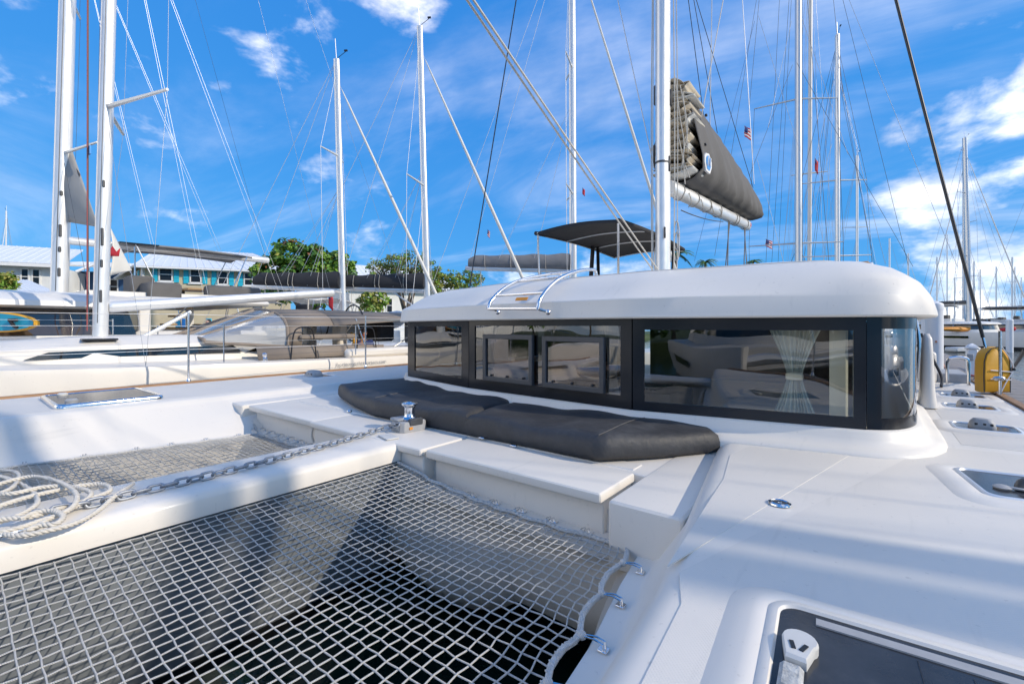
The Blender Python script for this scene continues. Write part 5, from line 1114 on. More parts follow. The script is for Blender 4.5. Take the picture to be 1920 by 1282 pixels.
DL = ['distant sailboat whose mast tip shows just behind the roof corner', 'distant sailboat with a short mast right of the roof corner', 'distant sailboat left of the tall white pile', 'distant sailboat with a tall mast over the tall white pile', 'distant sailboat between the pile and the shroud, taller mast', 'distant sailboat just right of the shroud, shorter mast', 'distant sailboat over the far wood, right of the shroud', 'nearest of the distant sailboats at the right edge', 'distant sailboat behind the nearest one at the right edge', 'outermost distant sailboat at the right edge, shortest mast', 'distant sailboat with a low mast behind the far catamaran']
for u, vt, d in ((1668, 447, 110), (1703, 475, 120), (1757, 482, 95), (1776, 300, 140), (1826, 490, 130), (1838, 505, 150), (1868, 500, 125), (1898, 482, 90), (1903, 500, 135), (1915, 520, 160), (1790, 520, 150)):
    vt = max(vt, 440); H_ = CZ + (HZ - vt) / FPX * d
    dirs = random.choice((R(40), R(-50), R(100), R(150)))
    mono(DL.pop(0), place(u, d, dirs, 12), dirs, L=12, B=3.8, F=1.5, H=H_, lod=0, cover=random.choice(('canvas', 'canvasgrey', None)), mastr=.20, rake=0, sp=(.33, .66), group='distant sailboats', wr=.02, furl=random.choice(('sailwhite', None)))
mono('far sailboat whose thin mast shows at the left edge', place(10, 60, R(70), 11), R(70), L=11, B=3.6, F=1.3, H=CZ + (HZ - 395) / FPX * 60, lod=1, cover='canvas', mastr=.12, rake=.02, sp=(.45,), wr=.012)
# ------------------------------------------------------------------ neighbours outside the frame that shade the foredeck and mirror in the windows
mono('white sloop berthed beyond the finger dock, off the port bow', (8.2, 5.3, 0), 0, L=12.5, B=3.9, F=1.4, H=19, lod=1, cover='canvas', mastr=.10, rake=.01, furl='sailwhite', boomZ=3.0, group='neighbours ahead and to port', bim='taupe')
mono('white sloop two berths off to port', (15.5, 7.05, 0), 0, L=13, B=4, F=1.4, H=21, lod=1, cover='canvasblack', mastr=.16, rake=.01, furl='sailwhite', boomZ=3.2, group='neighbours ahead and to port')
mono('white sloop lying ahead across the fairway', (-4.5, -12.5, 0), R(172), L=12, B=3.8, F=1.45, H=17, lod=1, cover='canvas', mastr=.12, group='neighbours ahead and to port', bim='canvasblack', hood='canvas')
cata('white catamaran lying ahead across the fairway', (3.4, -14, 0), R(176), L=12.5, B=6.8, F=1.6, H=19, lod=1, group='neighbours ahead and to port')
mono('second white sloop lying ahead across the fairway', (-12, -13.5, 0), R(180), L=12, B=3.8, F=1.45, H=17, lod=1, cover='canvasgrey', mastr=.12, group='neighbours ahead and to port', bim='taupe')
# ================================================================== finger dock to port and things on it
DZ = 1.15
dk = struct(thing('dock', None, None, (2.1, 15, DZ), world=True)); 
MB().box((2.1, 12, DZ - .22), (1.15, 40, .2)).build('dock_beam', 'plank', dk); MB().box((1.56, 12, DZ - .12), (.05, 40, .22)).build('fascia', 'plank', dk); MB().box((2.64, 12, DZ - .12), (.05, 40, .22)).build('fascia', 'plank', dk)
p0 = MB().box((2.1, 8.0, DZ - .02), (1.2, .138, .04), bev=.006).build('plank', 'plank', dk)
for k in range(1, 165):
    o = p0.copy(); col.objects.link(o); o.parent = dk; o.location = Vector((2.1 + random.uniform(-.01, .01), 8.0 + .147 * k, DZ - .02 + random.uniform(-.003, .003))) - CEN[dk.name]; o.rotation_euler.z = random.uniform(-.004, .004)
MB().box((2.1, 2, DZ - .02), (1.2, 11.8, .04)).build('plank_run', 'plank', dk)
def pile(u, vt, d, r_, label):
    p = C(u, HZ, d); zt = CZ + (HZ - vt) / FPX * d; t = thing('mooring_pile', label, 'pile', (p.x, p.y, 0), group='white mooring piles')
    MB().lathe((0, 0, -.5), [(r_, 0), (r_, zt + .5 - .12)], 28).build('shaft', 'pile', t); MB().lathe((0, 0, zt - .22), [(r_ + .006, 0), (r_ + .008, .12), (r_ * .95, .16), (r_ * .3, .225), (.01, .235)], 28).build('cap', 'pile', t, ang=30)
pile(1752, 565, 11.9, .178, 'tall white capped mooring pile beside the dock, nearest the cabin'); pile(1738, 583, 15.5, .15, 'white mooring pile half hidden behind the tall pile'); pile(1893, 598, 42, .25, 'far white mooring pile at the stern of the distant catamaran')
def pedestal(u, vt, vb, label):
    d = (CZ - DZ) * FPX / (vb - HZ); p = C(u, vb, d); t = thing('power_pedestal', label, 'pedestal', (p.x, p.y, DZ)); h = (vb - vt) / FPX * d
    MB().box((0, 0, h * .42), (.19, .17, h * .84), rz=.2, bev=.02).build('cabinet', 'pile', t); MB().box((0, 0, h * .88), (.23, .21, .06), rz=.2, bev=.02).build('cap', 'pile', t)
    m = MB(); m.lathe((0, 0, h * .92), [(.13, 0), (.08, .05), (.02, .08)], 4, rot=Matrix.Rotation(R(45) + .2, 3, 'Z')); m.build('cap_top', 'pile', t)
    MB().box((-.04, -.115, h * .6), (.12, .02, .16), rz=.2, bev=.01).build('socket_panel', 'plasticgrey', t)
pedestal(1822, 645, 706, 'white power pedestal on the dock behind the yellow bag')
hs = MB().tube(crv([C(1755, 640, 11.6), PZ(1763, 668, 1.3), PZ(1775, 694, DZ + .02), PZ(1800, 700, DZ + .02), PZ(1820, 698, DZ + .02), C(1822, 680, 13.6), C(1818, 672, 13.6)], 8), .022, 6).build('shore_hose', 'hoseorange'); tag(hs, 'orange shore power cable looping over the dock planks', 'cable')
for k, (u, v) in enumerate(((1765, 708), (1830, 705), (1850, 712))):
    m = MB(); c_ = PZ(u, v, DZ + .03)
    m.tube(crv([c_ + Vector((.22 * math.cos(a) * (1 + .2 * math.sin(a * 3 + k)), .30 * math.sin(a), .02 * math.sin(2 * a) + .02)) for a in [2 * math.pi * i / 9 for i in range(14)]], 4), .02, 6); o = m.build('dock_line', 'black' if k != 1 else 'ropered'); tag(o, ('black line heaped on the dock by the tall pile', 'red line heaped on the dock by the pedestal', 'black line heaped on the dock behind the yellow bag')[k], 'rope')
m = MB(); t = thing('dock_float', 'low white float tied beyond the dock edge', 'float', PZ(1805, 655, .25).xy.to_3d()); MB().box((0, 0, .25), (2.4, 1.2, .4), rz=.7, bev=.08).build('float_body', 'gelfar', t); MB().box((0, 0, .46), (1.6, .7, .03), rz=.7, bev=.01).build('float_pad', 'dinghy', t)
ml = MB().tube(sag(C(1922, 655, 5.3), C(1886, 700, 9), .05), .02, 6).build('mooring_line', 'black'); tag(ml, 'black mooring line leading from the port rail to the right edge', 'rope')
ml = MB().tube(sag(C(1868, 640, 52), C(2030, 636, 52), .3), .03, 5).build('mooring_line', 'line'); tag(ml, 'pale mooring line between the distant catamarans', 'rope')
# far shore with a wood, behind the far boats
def foliage(m, blobs, n, size, rnd, flat=.75, shell=.55):
    tot = sum(b[1] ** 2 for b in blobs)
    for c_, r_ in blobs:
        # each blob is broken into clumps so light and gaps get in
        nc = max(5, int(16 * (r_ ** 2) / (tot / len(blobs)))); cl = []
        for _ in range(nc):
            v = Vector((rnd.gauss(0, 1), rnd.gauss(0, 1), rnd.gauss(0, 1))).normalized() * r_ * rnd.uniform(shell, 1.05); v.z *= flat; cl.append((c_ + v, r_ * rnd.uniform(.22, .42)))
        for _ in range(int(n * r_ ** 2 / tot)):
            cc, cr = rnd.choice(cl); v = Vector((rnd.gauss(0, 1), rnd.gauss(0, 1), rnd.gauss(0, 1))).normalized() * cr * rnd.uniform(.35, 1) ** .6; v.z *= .7; p = cc + v
            nr = (v.normalized() + Vector((rnd.uniform(-.8, .8), rnd.uniform(-.8, .8), rnd.uniform(.0, 1.3)))).normalized(); a = nr.orthogonal().normalized(); a = (a * math.cos(q := rnd.uniform(0, 6.3)) + nr.cross(a) * math.sin(q)); b = nr.cross(a); s_ = size * rnd.uniform(.6, 1.3)
            m.add([p - a * s_, p - b * s_ * .55 + nr * s_ * .12, p + a * s_ * 1.05, p + b * s_ * .55 + nr * s_ * .12], [(0, 1, 2), (0, 2, 3)])
def tree(name, label, base, blobs, specs, trunk_r, limbs=6, seed=1, cat='tree', group=None, twigs=0, sizeflat=.8):
    rnd = random.Random(seed); t = thing(name, label, cat, base, group=group, world=True); base = Vector(base)
    top = sum((b[0] for b in blobs), Vector()) / len(blobs)
    m = MB(); f_ = lerp(base, top, .55); m.tube(crv([base, lerp(base, f_, .5) + Vector((.1, .08, 0)), f_], 5), [trunk_r * (1 - .06 * i) for i in range(11)], 9); m.build('trunk', 'bark', t, ang=80)
    m = MB()
    for i, (c_, r_) in enumerate(blobs):
        m.tube(crv([lerp(base, f_, .75), lerp(f_, c_, .45) + Vector((rnd.uniform(-.3, .3), rnd.uniform(-.3, .3), .1)), c_], 5), [trunk_r * .5 * (1 - .085 * k) for k in range(11)], 6)
        for _ in range(twigs):
            v = Vector((rnd.gauss(0, 1), rnd.gauss(0, 1), rnd.gauss(0, .7))).normalized() * r_; m.tube([lerp(f_, c_, .7), c_ + v * .45 + Vector((0, 0, .1 * r_)), c_ + v * .98], [trunk_r * .14, trunk_r * .09, trunk_r * .03], 4)
    m.build('limbs', 'bark', t, ang=80)
    for mt, n, s_ in specs:
        m = MB(); foliage(m, blobs, n, s_, rnd, sizeflat); m.build('crown', mt, t, fixn=False, ang=10)
def px_blobs(l, d): return [(C(u, v, d + dd), r_ * d / FPX) for u, v, r_, dd in l]
tree('sea_grape_tree', 'broad green tree with large round leaves behind the dark boom cover', C(575, HZ, 24.5).xy.to_3d() + Vector((0, 0, .9)), px_blobs([(510, 512, 34, 0), (545, 478, 36, .3), (560, 515, 34, -.5), (598, 490, 34, .4), (606, 525, 30, -.3), (638, 498, 26, .6), (650, 528, 24, 0), (528, 545, 26, -.4), (585, 555, 26, 0)], 24.5), [('leafdark', 3300, .15), ('leafmid', 3600, .15), ('leafyellow', 350, .13), ('leafrust', 260, .13)], .26, seed=3)
tree('acacia_tree', 'thin feathery tree with bare twigs showing, left of the taller sloop mast', C(760, HZ, 30).xy.to_3d() + Vector((0, 0, .9)), px_blobs([(712, 508, 26, 0), (740, 496, 26, .5), (772, 492, 28, -.4), (800, 505, 24, .3), (750, 520, 26, .5), (785, 522, 24, 0)], 30), [('leafmid', 1500, .085), ('leafyellow', 2600, .08)], .2, seed=5, twigs=16)
for k, (u, v, r_, d, lab) in enumerate(((845, 525, 20, 34, 'rounded olive bush just left of the furled sail foot'), (882, 524, 20, 36, 'olive bush with a feathery outline behind the cabin roof'), (700, 560, 22, 25, 'green bush under the dark boom covers'), (40, 572, 26, 21, 'spiky green bush at the left edge below the low roof'), (5, 528, 20, 23, 'green leafy branch tip at the far left edge'), (815, 522, 18, 33, 'yellowish bush beside the taller sloop mast'))):
    b = C(u, HZ, d).xy.to_3d() + Vector((0, 0, .9)); tree('garden_bush', lab, b, px_blobs([(u - r_ * .7, v + 4, r_ * .8, 0), (u + r_ * .6, v, r_ * .9, .4), (u, v - r_ * .3, r_ * .8, -.3), (u, v + r_ * .9, r_, 0)], d), [('leafmid', 700, .10), ('leafyellow' if k != 3 else 'palm', 700, .09)], .06, seed=30 + k, cat='bush', group='garden bushes', twigs=4)
def palm(u, v, d, s_, label):
    b = C(u, HZ, d).xy.to_3d() + Vector((0, 0, .5)); top = C(u, v, d); t = thing('palm_tree', label, 'palm', b, world=True, group='palm tops'); MB().tube(crv([b, lerp(b, top, .5) + Vector((.2, 0, 0)), top], 4), .16, 8).build('trunk', 'bark', t)
    m = MB(); rnd = random.Random(int(u))
    for k in range(17):
        a = k * 2.4; e = rnd.uniform(.1, .9); pts = [top + Vector((math.cos(a) * x * s_, math.sin(a) * x * s_, s_ * (e * x - .75 * x * x))) for x in (0, .3, .6, .9, 1.15)]
        sd = Vector((-math.sin(a), math.cos(a), 0))
        for i in range(4):
            for q in range(5):
                p = lerp(pts[i], pts[i + 1], q / 5); L_ = .34 * s_ * (1 - .18 * i)
                for sg in (-1, 1): e_ = p + sd * sg * L_ * .7 + (pts[i + 1] - pts[i]).normalized() * L_ * .5 - Vector((0, 0, L_ * .35)); w_ = (pts[i + 1] - pts[i]).normalized() * .035 * s_; m.add([p - w_, p + w_, e_], [(0, 1, 2)])
    m.build('crown', 'palm', t, fixn=False)
palm(1266, 478, 55, 1.9, 'palm crown peeping over the roof right beside the catamaran mast'); palm(1322, 491, 70, 1.6, 'palm crown barely showing over the roof under the boom'); palm(1412, 490, 80, 1.6, 'palm crown barely showing over the roof right of the boom end')
def far_wood():
    edge = [C(1640, 611, 230), C(1750, 611, 220), C(1850, 611, 200), C(2100, 611, 190), C(2400, 611, 300), C(1600, 611, 320)]
    struct(MB().prism([(q.x, q.y) for q in edge], -1, .8).build('far_shore', 'land')); rnd = random.Random(9); bl = []
    for k in range(46): u = 1735 + 9 * k + rnd.uniform(-4, 4); d = rnd.uniform(205, 235); r_ = rnd.uniform(1.5, 2.9); bl.append((C(u, HZ, d) * 1 + Vector((0, 0, -CZ + 1.2 + r_ * .8)), r_))
    m = MB(); foliage(m, bl, 16000, .42, rnd); m2 = MB(); foliage(m2, bl, 7000, .42, rnd); o = m.build('far_wood', 'leafdark', fixn=False); tag(o, 'low dark green wood on the far shore at the right', 'trees', kind='stuff'); o = m2.build('far_wood', 'leafmid', fixn=False); tag(o, 'lighter green leaves of the low wood on the far shore', 'trees', kind='stuff')
far_wood()
# unseen shore added behind the camera to darken the cabin window reflections
def added_back_shore():
    struct(MB().prism([(-60, -34), (60, -34), (80, -120), (-80, -120)], -1, .9).build('ground', 'land')); rnd = random.Random(4)
    for k, x in enumerate((-42, -33, -25, -15.5, -8, 1, 9.5, 18, 27)):
        h = rnd.uniform(3.4, 5.2); bl = [(Vector((x + rnd.uniform(-1.5, 1.5), -38 + rnd.uniform(-1, 1), h + rnd.uniform(-1, 1))), rnd.uniform(1.4, 2.1)) for _ in range(5)]
        tree('added_shore_tree', 'leafy tree added out of view behind the camera to darken the window reflections', (x, -38, .9), bl, [('leafdark', 500, .28), ('leafmid', 500, .28)], .2, seed=60 + k, group='added trees out of view')
added_back_shore()
# ================================================================== houses
def wpt(A, B, t, z, o=0.):
    n = Vector((B.y - A.y, -(B.x - A.x), 0)).normalized() * o; p = lerp(A, B, t); return Vector((p.x, p.y, z)) + n
def u2t(A, B, u): return seg_s((A.x, A.y), (B.x, B.y), u)
def window_unit(par, A, B, t0, t1, z0, z1, o=.0, bars=(1, 1), shutters=None):
    L_ = math.dist(A, B); e = .07 / L_; sg = 1
    m = MB()
    def frame(s0, s1, a0, a1, w_, th):
        k = w_ / L_
        for q in ((s0, s1, a0, a0 + w_), (s0, s1, a1 - w_, a1), (s0, s0 + k, a0, a1), (s1 - k, s1, a0, a1)): m.slab(wpt(A, B, q[0], q[2], o), wpt(A, B, q[1], q[2], o), wpt(A, B, q[1], q[3], o), wpt(A, B, q[0], q[3], o), -th)
    frame(t0, t1, z0, z1, .07, -.06)
    zm = (z0 + z1) / 2; k = .05
    m.slab(wpt(A, B, t0, zm - k / 2, o), wpt(A, B, t1, zm - k / 2, o), wpt(A, B, t1, zm + k / 2, o), wpt(A, B, t0, zm + k / 2, o), .05)
    w_ = m.build('window', 'trim', par, ang=20)
    MB().quad(wpt(A, B, t0, z0, o + .012), wpt(A, B, t1, z0, o + .012), wpt(A, B, t1, z1, o + .012), wpt(A, B, t0, z1, o + .012)).build('pane', 'winblack', w_)
    MB().slab(wpt(A, B, t0 - e, z0 - .07, o), wpt(A, B, t1 + e, z0 - .07, o), wpt(A, B, t1 + e, z0, o), wpt(A, B, t0 - e, z0, o), .10).build('sill', 'trim', w_)
    if shutters:
        sw = shutters / L_
        for s0 in (t0 - sw - .05 / L_, t1 + .05 / L_):
            q = MB().slab(wpt(A, B, s0, z0 - .03, o + .01), wpt(A, B, s0 + sw, z0 - .03, o + .01), wpt(A, B, s0 + sw, z1 + .03, o + .01), wpt(A, B, s0, z1 + .03, o + .01), .045).build('shutter', 'tealshutter', par)
            for zz in (.3, .72): MB().slab(wpt(A, B, s0, z0 + (z1 - z0) * zz, o + .056), wpt(A, B, s0 + sw, z0 + (z1 - z0) * zz, o + .056), wpt(A, B, s0 + sw, z0 + (z1 - z0) * zz + .09, o + .056), wpt(A, B, s0, z0 + (z1 - z0) * zz + .09, o + .056), .02).build('batten', 'tealshutter', q)
def ribbed_roof(par, a, b, c_, d_, name='roof', mt='roofwhite', step=.45, th=.10):
    """sheet a-b (eave) to d-c (ridge), with standing ribs"""
    a, b, c_, d_ = map(Vector, (a, b, c_, d_)); r_ = MB().slab(a, b, c_, d_, th).build(name, mt, par, ang=20)
    n = max(2, int((b - a).length / step)); nr = (b - a).cross(d_ - a).normalized() * th; m = MB()
    for k in range(n + 1): m.tube([lerp(a, b, k / n) + nr, lerp(d_, c_, k / n) + nr], .03, 4)
    m.build('roof_ribs', mt, r_, ang=80); return r_
def flip(a, b):  # make sure wall normals look at the camera
    return (a, b)
HC = thing('cream_house', 'cream clapboard house with turquoise shutters and white metal roof', 'house', (*C(380, HZ, 30).xy, .95), world=True)
A = C(268, HZ, 28); B = C(545, HZ, 31); A.z = B.z = 0; D = C(232, HZ, 34.5); D.z = 0; E_ = D + (B - A)
ZE = 6.05
m = MB(); m.loft([[(q.x, q.y, z) for q in (A, B, E_, D)] for z in (.9, ZE)]); m.build('wall', 'cream', HC, ang=20)
MB().box((A.x, A.y, 3.5), (.14, .14, 5.1), rz=.4).build('corner_board', 'trim', HC)
for u, w_, vt, vb in ((311, 24, 501, 528), (367, 20, 504, 531), (418, 18, 508, 534), (466, 16, 511, 536), (512, 14, 513, 538)):
    t0, t1 = u2t(A, B, u - w_ * .56), u2t(A, B, u + w_ * .56); d = lerp((28, 0, 0), (31, 0, 0), (t0 + t1) / 2).x; window_unit(HC, A, B, t0, t1, CZ + (HZ - vb) / FPX * d, CZ + (HZ - vt) / FPX * d, shutters=.27)
for u in (246, 257):
    t0, t1 = u2t(D, A, u - 2.6), u2t(D, A, u + 2.6); window_unit(HC, D, A, t0, t1, 5.0, 5.95, shutters=.5)
rv = (B - A).normalized() * .5; fv = (A - D).normalized() * .55
ea, eb, ec, ed = A - rv + fv, B + rv + fv, E_ + rv - fv, D - rv - fv
for q in (ea, eb, ec, ed): q.z = ZE - .05
r0 = lerp(ea, ed, .5) + rv * 4; r1 = lerp(eb, ec, .5) - rv * 3; r0.z = r1.z = 7.75
ribbed_roof(HC, ea, eb, r1, r0); ribbed_roof(HC, ed, ea, r0, r0 + rv * .02); ribbed_roof(HC, ec, ed, r0, r1); ribbed_roof(HC, eb, ec, r1, r1 + rv * .02)
MB().tube([ea, eb], .07, 6).build('gutter', 'trim', HC)
# white house with blue balcony
HW = thing('white_house', 'white house at the left edge with paired windows under a pale metal roof', 'house', (*C(60, HZ, 33).xy, .95), world=True)
A = C(-260, HZ, 28); B = C(112, HZ, 32); A.z = B.z = 0; n_ = Vector((-(B.y - A.y), B.x - A.x, 0)).normalized() * 6
m = MB(); m.loft([[(q.x, q.y, z) for q in (A, B, B + n_, A + n_)] for z in (.9, 6.55)]); m.build('wall', 'housewhite', HW, ang=20)
for u in (47, 68, -60, -81):
    t0, t1 = u2t(A, B, u - 8.5), u2t(A, B, u + 8.5); window_unit(HW, A, B, t0, t1, 5.25, 6.38)
f_ = (B - A).normalized(); nn = n_.normalized()
e0, e1 = A - nn * .7 - f_ * .5, B - nn * .7 + f_ * .4; e0.z = e1.z = 6.62; g0, g1 = A + nn * 4, B + nn * 4; g0.z = g1.z = 8.3
ribbed_roof(HW, e0, e1, g1, g0); MB().slab(e0 + Vector((0, 0, -.16)), e1 + Vector((0, 0, -.16)), e1, e0, .05).build('fascia', 'trim', HW)
HB = thing('blue_house', 'dark blue house front with a white balcony railing behind the masts', 'house', (*C(175, HZ, 36).xy, .95), world=True)
A = C(112, HZ, 35.5); B = C(262, HZ, 37); A.z = B.z = 0; n_ = Vector((-(B.y - A.y), B.x - A.x, 0)).normalized() * 5; nn = n_.normalized(); f_ = (B - A).normalized()
m = MB(); m.loft([[(q.x, q.y, z) for q in (A, B, B + n_, A + n_)] for z in (.9, 6.75)]); m.build('wall', 'houseblue', HB, ang=20)
t0, t1 = u2t(A, B, 137), u2t(A, B, 155); m = MB(); m.slab(wpt(A, B, t0, 4.2), wpt(A, B, t1, 4.2), wpt(A, B, t1, 6.3), wpt(A, B, t0, 6.3), .06); do = m.build('door', 'trim', HB); MB().slab(wpt(A, B, lerp((t0, 0, 0), (t1, 0, 0), .2).x, 4.7, .07), wpt(A, B, lerp((t0, 0, 0), (t1, 0, 0), .8).x, 4.7, .07), wpt(A, B, lerp((t0, 0, 0), (t1, 0, 0), .8).x, 6.1, .07), wpt(A, B, lerp((t0, 0, 0), (t1, 0, 0), .2).x, 6.1, .07), .01).build('pane', 'winblack', do)
t0, t1 = u2t(A, B, 205), u2t(A, B, 222); window_unit(HB, A, B, t0, t1, 5.0, 6.2)
e0, e1 = A - nn * 2.0 - f_ * .4, B - nn * 2.0 + f_ * .6; e0.z = e1.z = 6.9; g0, g1 = A + nn * 3, B + nn * 3; g0.z = g1.z = 7.75; ribbed_roof(HB, e0, e1, g1, g0)
Ab, Bb = A - nn * 1.6, B - nn * 1.6; MB().slab(Ab + Vector((0, 0, 4.0)), Bb + Vector((0, 0, 4.0)), B + Vector((0, 0, 4.0)), A + Vector((0, 0, 4.0)), .12).build('balcony_floor', 'trim', HB)
MB().slab(*[q + Vector((0, 0, z)) for q, z in ((Ab, 3.2), (Bb, 3.2), (Bb, 4.0), (Ab, 4.0))], .06).build('balcony_skirt', 'trim', HB)
NP = 8
for k in range(NP + 1):
    p = lerp(Ab, Bb, k / NP); MB().box((p.x, p.y, 4.62 + (1.1 if k % 2 == 0 else 0)), (.11, .11, 1.0 + (2.2 if k % 2 == 0 else 0))).build('balcony_post', 'trim', HB)
    if k < NP:
        q = lerp(Ab, Bb, (k + 1) / NP)
        for z0, z1 in ((4.25, 5.0), (5.0, 4.25)): MB().tube([(p.x, p.y, z0), (q.x, q.y, z1)], .03, 5).build('railing_cross', 'trim', HB)
for z in (4.2, 5.05): MB().tube([(Ab.x, Ab.y, z), (Bb.x, Bb.y, z)], .05, 6).build('railing', 'trim', HB)
# low boat shed in front
HS = thing('boat_shed', 'low shed with a white corrugated roof and yellow wall at the left edge', 'shed', (*C(40, HZ, 24).xy, .95), world=True)
A = C(-160, HZ, 22); B = C(128, HZ, 26); A.z = B.z = 0; n_ = Vector((-(B.y - A.y), B.x - A.x, 0)).normalized() * 5
m = MB(); m.loft([[(q.x, q.y, z) for q in (A, B, B + n_, A + n_)] for z in (.9, 3.7)]); m.build('wall', 'houseyellow', HS, ang=20)
e0, e1 = A - n_ * .12, B - n_ * .12; e0.z, e1.z = 3.85, 3.9; g0, g1 = A + n_ * .9, lerp(A, B, .72) + n_ * .9; g0.z = g1.z = 5.15; ribbed_roof(HS, e0, e1, g1, g0, step=.2); ribbed_roof(HS, e1, B + n_ + Vector((0, 0, 3.9)), g1 + Vector((.02, 0, 0)), g1, step=.2)
# white roofed house behind the trees
HR = thing('white_roofed_house', 'white house half hidden behind the trees with a gabled white roof', 'house', (*C(770, HZ, 42).xy, .95), world=True)
A = C(655, HZ, 38); B = C(862, HZ, 44); A.z = B.z = 0; n_ = Vector((-(B.y - A.y), B.x - A.x, 0)).normalized() * 6
m = MB(); m.loft([[(q.x, q.y, z) for q in (A, B, B + n_, A + n_)] for z in (.9, 5.6)]); m.build('wall', 'housewhite', HR, ang=20)
for u in (690, 730, 770, 810, 845): t0, t1 = u2t(A, B, u - 6), u2t(A, B, u + 6); window_unit(HR, A, B, t0, t1, 3.6, 4.9)
e0, e1 = A - n_ * .12, B - n_ * .12; e0.z = e1.z = 5.65; g0, g1 = A + n_ * .5, lerp(A, B, .80) + n_ * .5; g0.z = g1.z = 7.9; ribbed_roof(HR, e0, e1, g1, g0); e2 = B + n_ * 1.1; e2.z = 5.65; ribbed_roof(HR, e1, e2, g1 + Vector((.02, 0, 0)), g1)
# white picket railing of the quay terrace
FQ = thing('picket_fence', 'white picket fence along the quay under the dark boom covers', 'fence', (*C(640, HZ, 23).xy, .95), world=True)
A = C(470, HZ, 22); B = C(760, HZ, 24.5); L_ = math.dist(A, B); n = 70
MB().tube([(A.x, A.y, 3.05), (B.x, B.y, 3.05)], .035, 5).build('rail', 'trim', FQ); MB().tube([(A.x, A.y, 2.35), (B.x, B.y, 2.35)], .035, 5).build('rail', 'trim', FQ)
p0 = MB().box((A.x, A.y, 2.72), (.06, .03, .85)).build('picket', 'trim', FQ)
for k in range(1, n + 1): o = p0.copy(); col.objects.link(o); o.parent = FQ; q = lerp(A, B, k / n); o.location = Vector((q.x, q.y, 2.72)) - CEN[FQ.name]
TB = MB(); TB.box(C(615, HZ, 24).xy.to_3d() + Vector((0, 0, 1.55)), (9, 3, 1.3), rz=.55); tq = TB.build('terrace', 'housewhite'); tag(tq, 'white terrace wall along the quay behind the sprayhood', 'wall')
# shop front panels glimpsed between the boats
sg_ = thing('shop_stand', 'blue poster stand glimpsed between boom and sprayhood', 'stand', (*C(345, HZ, 20).xy, .95), world=True)
for k, (u, mt) in enumerate(((334, 'tealshutter'), (346, 'logoblue'), (392, 'tealshutter'))): p = C(u, 606, 20); MB().box((p.x, p.y, 2.2), (.22, .05, 1.1), rz=YAW, bev=.01).build('poster_panel', mt, sg_)
for z in (1.7, 2.1, 2.5): p = C(362, 606, 20.2); MB().box((p.x, p.y, z), (.6, .2, .04), rz=YAW).build('shelf', 'wood', sg_)
